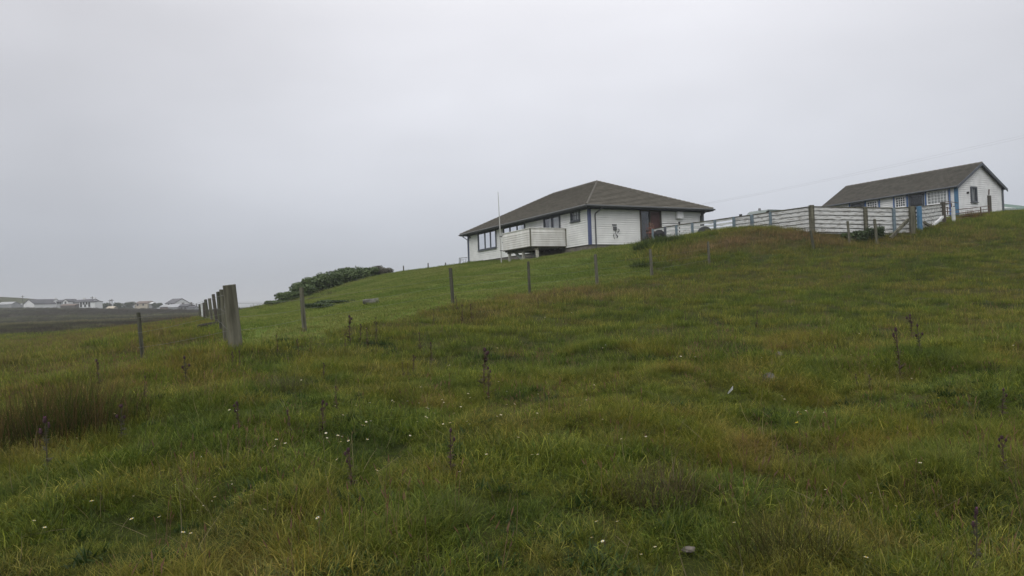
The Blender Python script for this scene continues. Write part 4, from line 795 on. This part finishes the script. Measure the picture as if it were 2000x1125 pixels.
# base colours of the plants over the field: green, olive, straw and reddish-brown seed-head patches
_BC = {}
GD = [110, 45, 7, 12, 20, 8, 16]
def blobs(x, y, lst):
    """sum of soft patches given by image position, widths in pixels at that place"""
    v = np.zeros_like(x)
    for (px, py, wx, wy, s_) in lst:
        q = (px, py, wx, wy)
        if q not in _BC:
            g_ = ground(px, py); ga = ground(px, py-wy); gb = ground(px, py+wy); _BC[q] = (g_, wx*g_[1]/F, max(.15, abs(ga[1]-gb[1])/2))
        g_, rx, ry = _BC[q]
        v += s_*np.exp(-(((x-g_[0]-(y-g_[1])*g_[0]/g_[1])/rx)**2+((y-g_[1])/ry)**2))
    return v
B_RED = [(1150, 580, 260, 16, 1.3), (950, 612, 120, 16, 1.2), (1450, 470, 130, 14, 1.3), (1600, 470, 200, 16, .7), (1350, 500, 120, 16, .8), (1850, 470, 150, 25, .45), (1500, 540, 200, 22, .4), (700, 650, 90, 14, .5), (1640, 640, 160, 20, .35), (1950, 600, 80, 60, .4), (400, 700, 120, 16, .3), (150, 672, 220, 14, .8), (330, 655, 90, 8, .7), (60, 700, 120, 12, .8), (230, 690, 60, 6, .9), (1700, 560, 200, 20, .4), (1480, 880, 120, 50, .4), (1930, 1050, 60, 50, .2), (1290, 960, 120, 55, .35), (760, 1060, 80, 40, .2), (100, 770, 90, 30, .6), (700, 780, 60, 22, .4), (830, 830, 60, 15, .35), (1880, 820, 120, 50, .3)]
B_PNK = [(1450, 470, 140, 14, 1.), (1600, 472, 120, 12, .6), (1180, 580, 150, 14, .45), (1860, 470, 90, 16, .3)]
B_GRN = [(600, 740, 180, 45, .8), (900, 690, 140, 30, .5), (1270, 500, 40, 14, 1.0), (1330, 480, 50, 10, .7), (760, 860, 220, 40, .5), (350, 830, 120, 40, .7), (300, 930, 220, 60, .5), (1090, 700, 120, 40, .4), (1400, 600, 130, 16, .3), (1950, 1000, 80, 60, .8), (1560, 830, 60, 20, .9), (640, 1000, 220, 60, .5), (1120, 900, 90, 35, .4), (1800, 690, 80, 25, .4), (1500, 515, 100, 12, .35), (150, 1050, 150, 70, .4)]
B_YEL = [(590, 1120, 60, 14, .8), (820, 930, 130, 30, .4), (1100, 800, 150, 60, .35), (1750, 850, 120, 45, .5), (1500, 780, 200, 50, .25), (1880, 570, 130, 40, .4), (1700, 1050, 150, 50, .4), (430, 920, 60, 18, .3), (1350, 850, 120, 50, .4)]
def field_col(x, y, seed=0):
    red = blobs(x, y, B_RED); gr = blobs(x, y, B_GRN); ye = blobs(x, y, B_YEL)
    t = .43+(fbm(x, y, 2.6, 61, 4)-.5)*.6+(fbm(x, y, .5, 67, 2)-.5)*.9+red*.22-gr*.28+ye*.12
    c = cpick(t, FIELD)
    c = c*np.array([1.05, .97, .74])+np.clip(blobs(x, y, B_PNK), 0, 1.2)[:, None]*np.array([.024, -.004, .018])
    c = c+np.clip(ye-.1, 0, 1)[:, None]*np.array([.035, .026, .0])*.8
    return np.clip(1.33*c*RNG.uniform(.75, 1.25, (len(x), 1)), .004, 1), t, red, gr
FIELD = [(.0, (.036, .062, .010)), (.25, (.056, .084, .012)), (.45, (.076, .100, .015)), (.6, (.090, .102, .019)), (.8, (.102, .102, .028)), (1.1, (.116, .106, .044))]
def sample(dmin, dmax, dens, amax=.86, seed=1, side=4.0):
    """random ground positions over the view's wedge, widened by some metres on both sides"""
    g = np.random.default_rng(seed); hw = amax*dmax+side; y0 = dmin-1.2 if dmin < 3 else dmin; n = int(2*hw*(dmax-y0)*dens); x, y = g.uniform(-hw, hw, n), g.uniform(y0, dmax, n)
    k = np.abs(x) < amax*np.maximum(y, 0)+side; return x[k], y[k]
def put(x, y, dz=0.): return np.stack([x, y, Zt(x, y)+dz], 1)
GREEN = [(5, (1, 1, 1)), (2.5, (.62, .85, .7)), (1.5, (1.5, 1.35, 1.2)), (.8, (2.6, 2.3, 2.8))]
DRY = [(2, (1.2, 1.05, 1.1)), (3, (1, 1, 1)), (1.3, (1.8, 1.5, 1.7))]
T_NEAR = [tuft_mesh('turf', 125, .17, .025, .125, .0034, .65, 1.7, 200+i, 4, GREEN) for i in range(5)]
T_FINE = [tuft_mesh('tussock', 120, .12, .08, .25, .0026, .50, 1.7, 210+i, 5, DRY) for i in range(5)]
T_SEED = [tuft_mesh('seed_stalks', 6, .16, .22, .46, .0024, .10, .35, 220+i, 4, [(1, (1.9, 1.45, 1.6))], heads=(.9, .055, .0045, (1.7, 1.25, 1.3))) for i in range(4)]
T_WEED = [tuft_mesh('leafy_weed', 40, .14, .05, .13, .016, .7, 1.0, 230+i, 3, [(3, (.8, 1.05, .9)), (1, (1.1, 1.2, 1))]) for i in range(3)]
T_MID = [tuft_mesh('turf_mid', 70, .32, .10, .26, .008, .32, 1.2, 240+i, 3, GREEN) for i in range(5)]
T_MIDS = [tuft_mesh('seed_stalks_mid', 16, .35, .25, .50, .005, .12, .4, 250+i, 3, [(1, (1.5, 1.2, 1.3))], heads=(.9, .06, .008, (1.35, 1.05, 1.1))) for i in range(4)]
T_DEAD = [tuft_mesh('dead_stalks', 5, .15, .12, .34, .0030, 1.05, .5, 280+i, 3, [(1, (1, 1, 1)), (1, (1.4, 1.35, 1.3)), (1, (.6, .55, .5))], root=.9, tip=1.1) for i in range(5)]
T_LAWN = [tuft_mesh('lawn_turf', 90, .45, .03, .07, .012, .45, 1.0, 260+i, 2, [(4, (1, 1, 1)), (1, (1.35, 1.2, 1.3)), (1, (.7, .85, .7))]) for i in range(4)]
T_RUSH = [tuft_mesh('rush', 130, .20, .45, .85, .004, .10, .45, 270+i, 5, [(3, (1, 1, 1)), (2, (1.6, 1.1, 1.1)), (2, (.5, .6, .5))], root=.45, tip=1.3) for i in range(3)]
def thin(x, y, keep): return x[keep], y[keep]
# foreground
x, y = sample(2.2, 11.5, GD[0]*1., 1.0, 1); k = zone_lawn(x, y) < .5; x, y = thin(x, y, k); col, t, red, gr = field_col(x, y)
hgt = .38+1.15*fbm(x, y, 1.1, 71, 2)
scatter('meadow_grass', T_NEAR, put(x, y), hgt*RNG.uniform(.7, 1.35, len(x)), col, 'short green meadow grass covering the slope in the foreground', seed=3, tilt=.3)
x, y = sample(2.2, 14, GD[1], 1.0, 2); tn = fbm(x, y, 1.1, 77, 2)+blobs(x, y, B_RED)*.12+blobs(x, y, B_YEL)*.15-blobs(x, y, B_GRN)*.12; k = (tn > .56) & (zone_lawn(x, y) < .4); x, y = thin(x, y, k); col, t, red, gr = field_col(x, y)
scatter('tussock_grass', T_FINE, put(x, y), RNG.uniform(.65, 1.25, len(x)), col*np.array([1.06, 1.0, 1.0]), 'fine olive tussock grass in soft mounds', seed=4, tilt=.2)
x, y = sample(2.6, 13, GD[2], 1.0, 5); k = (fbm(x, y, 1.4, 79, 2)+blobs(x, y, B_RED)*.3 > .52) & (zone_lawn(x, y) < .4); x, y = thin(x, y, k); col, t, red, gr = field_col(x, y)
scatter('seed_heads', T_SEED, put(x, y), RNG.uniform(.45, 1.0, len(x)), np.tile([[.10, .075, .045]], (len(x), 1))*RNG.uniform(.7, 1.3, (len(x), 1)), 'thin straw coloured seed stalks among the meadow grass', seed=5)
x, y = sample(2.6, 15, GD[3], 1.0, 6); k = (fbm(x, y, .9, 83, 2)+blobs(x, y, B_GRN)*.2 > .60) & (zone_lawn(x, y) < .4); x, y = thin(x, y, k)
scatter('leafy_weeds', T_WEED, put(x, y, .03), RNG.uniform(.5, 1.0, len(x)), np.tile([[.034, .054, .013]], (len(x), 1))*RNG.uniform(.7, 1.3, (len(x), 1)), 'low broad leaved weeds scattered in the meadow grass', seed=6)
# middle distance
def midcol(x, y):
    col, t, red, gr = field_col(x, y); return col, red, gr
x, y = sample(10.5, 92, GD[4], .84, 7); k = ((y < 56) | (x/y < -.2)) & (zone_lawn(x, y) < RNG.uniform(.2, .8, len(x))) & (zone_moor(x, y) < RNG.uniform(.1, .9, len(x))) & (RNG.random(len(x)) < np.interp(y, [10, 25, 50, 92], [1, .75, .5, .22])); x, y = thin(x, y, k)
uu = (x-H1[0])*UU[0]+(y-H1[1])*UU[1]; vv = (x-H1[0])*VV[0]+(y-H1[1])*VV[1]; k = ~((uu > -.05) & (uu < W1) & (vv > -.05) & (vv < L1)); x, y = thin(x, y, k)
uu = (x-H2[0])*UU[0]+(y-H2[1])*UU[1]; vv = (x-H2[0])*VV[0]+(y-H2[1])*VV[1]; k = ~((uu > -.05) & (uu < 6) & (vv > -.05) & (vv < 12)); x, y = thin(x, y, k)
col, red, gr = midcol(x, y); hb = 1+.35*np.clip(red, 0, 1)+1.2*blobs(x, y, [(1275, 505, 35, 14, 1), (1320, 482, 40, 8, .8)])
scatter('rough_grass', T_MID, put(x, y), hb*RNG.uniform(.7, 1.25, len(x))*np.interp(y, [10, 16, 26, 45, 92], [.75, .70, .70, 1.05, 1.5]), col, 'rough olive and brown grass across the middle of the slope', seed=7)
x, y = sample(11, 46, GD[5], .84, 8); red = blobs(x, y, B_RED); k = (RNG.random(len(x)) < .07+red*.5) & (zone_lawn(x, y) < .2) & (zone_moor(x, y) < .3); x, y = thin(x, y, k)
scatter('brown_seed_heads', T_MIDS, put(x, y), RNG.uniform(.5, .9, len(x))*np.interp(y, [14, 26, 34], [.75, .8, 1]), np.tile([[.115, .095, .050]], (len(x), 1))*RNG.uniform(.7, 1.3, (len(x), 1)), 'reddish brown haze of seed heads over the rough grass', seed=8)
x, y = sample(13.5, 68, GD[6], .6, 9); k = zone_lawn(x, y) > .5; x, y = thin(x, y, k)
lt = .5+(fbm(x, y*1.8, 4, 91, 3)-.5)*1.5+(fbm(x, y, .8, 95, 2)-.5)*.6
scatter('lawn_grass', T_LAWN, put(x, y, .0), RNG.uniform(.8, 1.25, len(x)), cpick(lt, [(.1, (.112, .160, .024)), (.5, (.162, .200, .040)), (.9, (.21, .225, .060))])*RNG.uniform(.85, 1.15, (len(x), 1)), 'short mown grass of the lawn below the bungalow', seed=9)

# heather and moor grass beyond the rough field
x, y = sample(44, 175, 1.9, .86, 12); k = (x/y < -.25) & (zone_moor(x, y)+RNG.uniform(-.3, .3, len(x)) > .25); x, y = thin(x, y, k)
mt = .5+(fbm(x*.5, y, 9, 101, 3)-.5)*2.0+(fbm(x, y, 2, 103, 2)-.5)*.8
scatter('heather', T_MID, put(x, y), RNG.uniform(.8, 1.9, len(x))*(.8+.8*fbm(x, y, 5, 107)), cpick(mt, [(.1, (.024, .021, .012)), (.40, (.038, .032, .018)), (.55, (.050, .052, .022)), (.9, (.110, .105, .045))])*RNG.uniform(.7, 1.3, (len(x), 1)), 'dark brown heather and dull moor grass beyond the rough field', seed=12)
x, y = sample(2.2, 15, 16, 1.0, 15); k = (zone_lawn(x, y) < .4) & (fbm(x, y, .8, 113, 2) > .42); x, y = thin(x, y, k)
scatter('dead_stalks', T_DEAD, put(x, y, .03), RNG.uniform(.5, 1.2, len(x)), np.tile([[.15, .125, .065]], (len(x), 1))*RNG.uniform(.5, 1.4, (len(x), 1)), 'pale bent dead stalks tangled in the meadow grass', seed=15, tilt=.35)
x, y = sample(165, 330, .35, .86, 16); k = (x/y < -.30) & (zone_moor(x, y)+RNG.uniform(-.3, .3, len(x)) > .3); x, y = thin(x, y, k)
mt = .43+(fbm(x*.4, y, 22, 101, 3)-.5)*2.0
scatter('far_heather', T_MID, put(x, y), RNG.uniform(2.0, 3.6, len(x)), cpick(mt, [(.1, (.026, .022, .013)), (.45, (.038, .033, .018)), (.62, (.056, .060, .024)), (.9, (.105, .110, .045))])*RNG.uniform(.7, 1.3, (len(x), 1)), 'far dark heather in front of the village', seed=16)
# ------------------------------------------------------------------ single plants: rushes, thistles, daisies
def plain_blade(name, col, trans=.3):
    m = bpy.data.materials.new(name); m.use_nodes = True; t = m.node_tree; t.nodes.clear(); n_, l_ = t.nodes.new, t.links.new
    b = n_('ShaderNodeAttribute'); b.attribute_name = 'tone'; mx_ = n_('ShaderNodeMix'); mx_.data_type = 'RGBA'; mx_.blend_type = 'MULTIPLY'; mx_.inputs[0].default_value = 1
    mx_.inputs[6].default_value = (*col, 1); l_(b.outputs['Color'], mx_.inputs[7]); d = n_('ShaderNodeBsdfDiffuse'); tr = n_('ShaderNodeBsdfTranslucent'); s1 = n_('ShaderNodeMixShader'); s1.inputs[0].default_value = trans
    l_(mx_.outputs[2], d.inputs[0]); l_(mx_.outputs[2], tr.inputs[0]); l_(d.outputs[0], s1.inputs[1]); l_(tr.outputs[0], s1.inputs[2]); o = n_('ShaderNodeOutputMaterial'); l_(s1.outputs[0], o.inputs[0]); return m
M_RUSH = plain_blade('rush_stalk', (.074, .062, .028)); M_BRK = plain_blade('dead_bracken', (.11, .065, .03)); M_NET = plain_blade('nettle', (.060, .086, .026))
def clump(name, nb, rad, h0, h1, wd, lean, m, px, py, label, cat, seed, scale=1., group=None, tones=None, dz=0.):
    me_ = tuft_mesh(name, nb, rad, h0, h1, wd, lean, .5, seed, 5, tones or [(3, (1, 1, 1)), (2, (1.6, 1.25, 1.2)), (3, (.55, 1.0, .45))], root=.55, tip=1.3); me_.materials[0] = m
    o = bpy.data.objects.new(name, me_); COL.objects.link(o); g_ = ground(px, py) if not isinstance(px, np.ndarray) else px; o.location = g_; o.scale = (scale,)*3; sset(o, label=label, cat=cat, group=group); return o
for i, (px, py, w_, lb) in enumerate([(182, 838, 1.0, 'rightmost clump of tall reddish brown rushes at the left edge'), (130, 850, 1.05, 'second clump from the right of the brown rushes at the left edge'), (78, 858, 1.0, 'brown rush clump just above the tall purple thistle'), (22, 866, 1.0, 'brown rush clump cut off by the left edge of the view'), (160, 800, .8, 'paler rush clump behind the rightmost brown rushes')]):
    clump('rush_clump', 360, .55, .30, .74, .0045, .24, M_RUSH, px, py, lb, 'rushes', 300+i, w_, 'brown rush clumps at the left')
for i, (px, py, lb) in enumerate([(560, 770, 'pale straw grass clump left of the thistles in the middle'), (1290, 985, 'collapsed mound of grey brown dead grass near the bottom'), (1530, 1090, 'coarse grass clump at the bottom right of centre')]):
    clump('grass_clump', 420, .30, .18, .42, .003, .5, plain_blade('straw_clump', [(.085, .08, .045), (.085, .065, .042), (.06, .058, .022)][i]), px, py, lb, 'grass clump', 320+i, 1., None, [(2, (1, 1, 1)), (1, (1.5, 1.4, 1.4)), (1, (.7, .8, .6))])
for i, (px, py, d, w_) in enumerate([(1888, 428, 45, 1.3), (1902, 424, 45.4, 1.5)]):
    g_ = at(px, py, d); g_[2] = zt(g_[0], g_[1]); clump('bracken_clump', 260, .55, .4, .9, .012, .45, M_BRK, g_, 0, ['heap of brown dead bracken left of the low rusty gate post', 'taller heap of brown dead bracken behind the low rusty gate'][i], 'bracken', 330+i, w_*.7)
for i, (px, py, d, w_, lb) in enumerate([(1268, 500, 38, 1.0, 'tall dark nettle clump at the end of the mown lawn'), (1290, 490, 38.5, 1.0, 'bright green nettle clump below the left end of the board fence'), (1318, 482, 38.5, .9, 'nettle clump between the lawn end and the round disc'), (1255, 520, 33, .7, 'low nettle clump beside the pale stake at the lawn end')]):
    g_ = at(px, py, d); g_[2] = zt(g_[0], g_[1]); clump('nettle_clump', 620, .80, .3, .72, .026, .38, M_NET, g_, 0, lb, 'nettles', 340+i, w_, 'nettle clumps at the end of the lawn', [(3, (1, 1, 1)), (1, (1.3, 1.2, 1.2)), (1, (.7, .75, .7))])
# thistles: stem with ragged spiny wings and side shoots, separate flower heads
M_TST = mat('thistle_stem', (.045, .050, .028), .9, (.075, .062, .038), 20); M_TSB = mat('thistle_stem_brown', (.055, .038, .026), .9, (.085, .055, .040), 20); M_THD = mat('thistle_head', (.035, .020, .022), .9, (.065, .032, .040), 60); M_TPU = mat('thistle_purple', (.19, .055, .17), .8, (.30, .10, .26), 60)
def thistle_parts(seed, brown, purple, nheads):
    g = random.Random(seed); st = MB(); HL = []; tops = [(Vector((0, 0, 0)), Vector((g.uniform(-.04, .04), g.uniform(-.04, .04), 1.)))]
    for k in range(nheads-1):
        z = g.uniform(.62, .92); a = g.uniform(0, 6.28); tops.append((Vector((0, 0, z-.12)), Vector((math.cos(a)*g.uniform(.05, .13), math.sin(a)*g.uniform(.05, .13), z+g.uniform(.02, .06)))))
    for j, (p0, p1) in enumerate(tops):
        mid = p0.lerp(p1, .5)+Vector((g.uniform(-.02, .02), g.uniform(-.02, .02), 0)); st.tube([p0, mid, p1], [.018 if j == 0 else .010, .014 if j == 0 else .009, .009], 5)
        L_ = (p1-p0).length; nl = int(L_*48)+3
        for i in range(nl):            # spiny leaf lobes down the stem
            t = g.uniform(.06, .97); c = p0.lerp(p1, t); a = g.uniform(0, 6.28); ln = (.16*(1-t)+.035)*g.uniform(.6, 1.2)*(1 if j == 0 else .6); dz = g.uniform(-.1, .6)*ln
            e = c+Vector((math.cos(a)*ln, math.sin(a)*ln, dz)); s_ = Vector((-math.sin(a), math.cos(a), 0))*ln*.20; m1 = c.lerp(e, .45)
            st.quad(c, m1+s_+Vector((0, 0, .01)), e, m1-s_)
            for q in (.3, .6): b_ = c.lerp(e, q); st.quad(b_, b_+s_*2.0+Vector((0, 0, ln*.18)), b_+(e-c)*.16); st.quad(b_, b_-s_*2.0+Vector((0, 0, ln*.15)), b_+(e-c)*.16)
        for q in range(1 if nheads < 3 or j else 3):
            hd = MB(); pu = MB(); h0 = p1+Vector((g.uniform(-.02, .02), g.uniform(-.02, .02), -.01))*(1 if q else 0); r = .032*g.uniform(.8, 1.2)
            hd.tube([h0+Vector((0, 0, z)) for z in (-.025, .005, .035, .065)], [r*.5, r, r*.9, r*.55], 8)
            for i in range(14):
                a = g.uniform(0, 6.28); z = g.uniform(-.01, .04); c = h0+Vector((0, 0, z)); hd.quad(c+Vector((math.cos(a+.25)*r*.8, math.sin(a+.25)*r*.8, 0)), c+Vector((math.cos(a)*r*1.7, math.sin(a)*r*1.7, .014)), c+Vector((math.cos(a-.25)*r*.8, math.sin(a-.25)*r*.8, .006)))
            if purple:
                for i in range(16): a = g.uniform(0, 6.28); rr_ = r*g.uniform(.5, 1.25); c = h0+Vector((0, 0, .058)); pu.quad(c+Vector((math.cos(a-.2)*r*.35, math.sin(a-.2)*r*.35, 0)), c+Vector((math.cos(a+.2)*r*.35, math.sin(a+.2)*r*.35, 0)), c+Vector((math.cos(a)*rr_, math.sin(a)*rr_, .03)))
            HL.append((hd.mesh('flower_head', M_THD), pu.mesh('petals', M_TPU) if purple else None))
    return st.mesh('stem', M_TSB if brown else M_TST), HL
TV = [thistle_parts(s_, b, p, n) for s_, b, p, n in ((1, 1, 0, 2), (2, 0, 0, 3), (3, 1, 0, 4), (4, 0, 1, 3), (5, 1, 0, 1), (6, 1, 1, 2))]
def thistle(px, pt, pb, var, label, group='thistles in the meadow', dx=0, wide=1.):
    g_ = ground(px+dx, pb); h = (pb-pt)/F*g_[1]*1.02; sm, hl = TV[var]; o = empty('thistle', (g_[0], g_[1], g_[2]), random.uniform(0, 6.28), label=label, cat='thistle', group=group)
    o.scale = (h*wide*.95, h*wide*.95, h); s_ = bpy.data.objects.new('stem', sm); COL.objects.link(s_); s_.parent = o; 
    for hm, pm in hl:
        hh = bpy.data.objects.new('flower_head', hm); COL.objects.link(hh); hh.parent = o
        if pm: q = bpy.data.objects.new('petals', pm); COL.objects.link(q); q.parent = hh
    o.rotation_euler.x = random.uniform(-.05, .05); o.rotation_euler.y = random.uniform(-.05, .05); return o
TH = [(92, 826, 935, 3, 'tall purple thistle in front of the brown rushes at the left', .85), (237, 796, 868, 1, 'thistle just right of the brown rushes', 1), (195, 706, 765, 0, 'brown thistle rising behind the right end of the rushes', 1), (365, 700, 760, 1, 'two headed thistle between the lone stake and the thick post', 1), (283, 738, 785, 4, 'small dark thistle below the lone leaning stake', 1), (455, 690, 725, 0, 'thistle standing left under the thick round post', 1), (471, 688, 728, 4, 'thistle standing right under the thick round post', 1),
 (467, 790, 850, 2, 'bushy headed thistle in the green grass below the thick post', 1), (568, 806, 862, 0, 'slim thistle right of the bushy headed one', 1), (630, 788, 850, 2, 'brown thistle with several heads left of the daisies', 1), (657, 758, 806, 4, 'slender thistle behind the many headed brown one', 1), (688, 883, 965, 2, 'dark brown stout thistle in the lower middle', 1), (881, 846, 930, 5, 'purplish thistle below the tallest reddish one', 1), (946, 686, 768, 2, 'tallest reddish brown thistle in the middle of the meadow', 1.1), (956, 722, 786, 0, 'thistle leaning close in front of the tallest reddish one', 1),
 (843, 672, 715, 0, 'rusty thistle upper left of the tallest one', 1), (808, 696, 735, 2, 'right one of the three short thistles in a line', .9), (797, 712, 740, 4, 'middle one of the three short thistles in a line', 1), (788, 710, 742, 4, 'left one of the three short thistles in a line', 1), (684, 620, 672, 2, 'tallest dark thistle beyond, near the foot of the lawn', 1.1), (704, 636, 672, 0, 'thistle just right of the tallest dark one by the lawn', 1), (718, 643, 680, 4, 'third thistle of the dark cluster by the lawn', 1), (735, 622, 652, 1, 'thistle right of the dark cluster by the lawn', 1), (734, 644, 672, 0, 'short thistle below the cluster by the lawn', 1),
 (822, 652, 690, 4, 'lone thin thistle between the lawn and the rusty thistle', 1), (583, 664, 695, 0, 'thistle under the grey stake at the lawn corner', 1), (542, 657, 690, 4, 'thistle left of the one under the grey lawn stake', 1), (893, 580, 612, 0, 'dark thistle right at the foot of the stake below the bungalow', 1), (848, 606, 634, 4, 'small thistle left of the second lawn stake', 1), (902, 598, 634, 4, 'thin thistle in brown grass right of the second lawn stake', 1), (921, 596, 630, 0, 'thicker thistle in brown grass right of the second lawn stake', 1), (632, 712, 748, 0, 'faint thistle above the pale straw grass clump', 1), (675, 655, 690, 4, 'thistle left below the tallest dark one by the lawn', 1),
 (1783, 618, 672, 2, 'leftmost tall thistle of the far right group', 1), (1798, 638, 700, 1, 'rightmost tall thistle of the far right group', 1), (1759, 648, 745, 0, 'tall bare stemmed thistle in the far right group', .8), (1675, 733, 760, 5, 'low purple thistle left of its twin at the right', 1.2), (1698, 736, 765, 5, 'low purple thistle right of its twin at the right', 1.2), (1957, 764, 820, 5, 'purple headed thistle near the right edge', 1.2), (1961, 858, 930, 2, 'dark thistle near the right edge below the purple one', 1), (1905, 1004, 1125, 3, 'wide flowering purple thistle in the bottom right corner', .75), (1478, 610, 645, 4, 'solitary thistle high on the open slope right of centre', 1), (1084, 560, 584, 4, 'small dark thistle between the third and fourth lawn stakes', 1), (1052, 584, 606, 4, 'small dark thistle below the balcony stake', 1), (1340, 610, 634, 4, 'small brown thistle in the upper middle of the slope', 1)]
for (px, pt, pb, v, lb, wd) in TH: thistle(px, pt, pb, v, lb, wide=wd)
# daisies and yellow flowers
M_PET = mat('daisy_petal', (.62, .62, .58), .7); M_EYE = mat('daisy_eye', (.55, .38, .04), .7); M_YEL = mat('yellow_petal', (.62, .50, .03), .6); M_FST = mat('flower_stalk', (.05, .08, .02), .8)
def flower_meshes(pm, n=12, r=.011):
    st = MB().tube([(0, 0, 0), (.004, 0, .06), (0, 0, .11)], [.0012, .001, .001], 4); pe = MB()
    for i in range(n): a = 2*math.pi*i/n; c, s_ = math.cos(a), math.sin(a); q = r*(.9+.1*(i % 2)); w_ = .0030; pe.quad((c*.002, s_*.002, .11), (c*q*.6-s_*w_, s_*q*.6+c*w_, .1135), (c*q, s_*q, .1125), (c*q*.6+s_*w_, s_*q*.6-c*w_, .1135))
    ey = MB().tube([(0, 0, .1105), (0, 0, .1150)], [.0045, .003], 8); return st.mesh('stalk', M_FST), pe.mesh('petals', pm), ey.mesh('centre', M_EYE)
FW, FY = flower_meshes(M_PET), flower_meshes(M_YEL, 14, .012)
def flower(px, py, yellow=False, label=None, sc=1.):
    g_ = ground(px, py); h = .115+random.uniform(0, .05); d = g_[1]; g_ = ground(px, min(1180, py+h*F/d*.9)); ms = FY if yellow else FW
    o = empty('yellow_flower' if yellow else 'daisy', (g_[0], g_[1], g_[2]+h-.08), random.uniform(0, 6), label=label, cat='flower', group='yellow flowers in the meadow' if yellow else 'white daisies in the meadow grass')
    o.scale = (sc,)*3; o.rotation_euler.x = random.uniform(.0, .5); o.rotation_euler.y = random.uniform(-.25, .25)
    for nm, m_ in zip(('stalk', 'petals', 'centre'), ms): c = bpy.data.objects.new(nm, m_); COL.objects.link(c); c.parent = o
DZ = [(541, 877), (551, 880), (560, 878), (639, 857), (635, 864), (657, 868), (671, 882), (694, 876), (690, 807), (690, 797), (773, 790), (768, 793), (797, 799), (872, 792), (838, 805), (830, 813), (827, 822), (837, 822), (716, 832), (721, 836), (706, 841), (797, 858), (868, 839), (880, 839), (890, 815), (966, 828), (989, 804), (961, 787), (969, 772), (990, 773), (969, 758), (916, 779), (924, 770), (878, 720), (881, 722), (969, 692), (662, 669), (715, 650), (1064, 625), (1117, 615), (1183, 685), (1183, 681), (1325, 706), (1328, 708), (1357, 713), (1486, 708), (1706, 720), (1662, 706), (1676, 657), (1719, 610), (1983, 685), (1524, 786), (1530, 791), (1557, 815), (1563, 820), (1571, 811), (1620, 822), (1780, 746), (1546, 605), (1180, 827), (1075, 860), (1043, 908), (1055, 898), (1182, 1043), (1191, 1072), (1168, 1076), (1257, 1099), (1216, 1040), (1290, 1082), (1441, 1043), (1740, 1002), (1710, 980), (1800, 923), (1686, 1118), (1624, 970), (425, 990), (375, 1062), (350, 1071), (180, 1003), (273, 1032), (325, 1029), (60, 1030), (90, 1047), (455, 811), (139, 865), (462, 812), (230, 822), (503, 1017), (640, 1030)]
for i, (px, py) in enumerate(DZ): flower(px, py, False, 'small white daisy with a yellow centre open in the meadow grass', random.uniform(.85, 1.25)*(1.25 if py < 720 else 1.0))
rnd = random.Random(5)
for i in range(34): flower(rnd.gauss(790, 170), rnd.gauss(815, 55), False, 'small white daisy with a yellow centre open in the meadow grass', rnd.uniform(.9, 1.2))
for i in range(26): flower(rnd.gauss(410, 40), rnd.gauss(945, 22), False, 'tiny white chickweed like bloom in the dense white flowering patch', rnd.uniform(.35, .55))
for px, py, lb in [(1838, 795, 'bright yellow flower near the right edge, largest of the yellow ones'), (1565, 829, 'yellow flower just below the white daisies right of centre'), (1571, 845, 'small yellow flower lowest of the pair right of centre')]: flower(px, py, True, lb, 1.4)
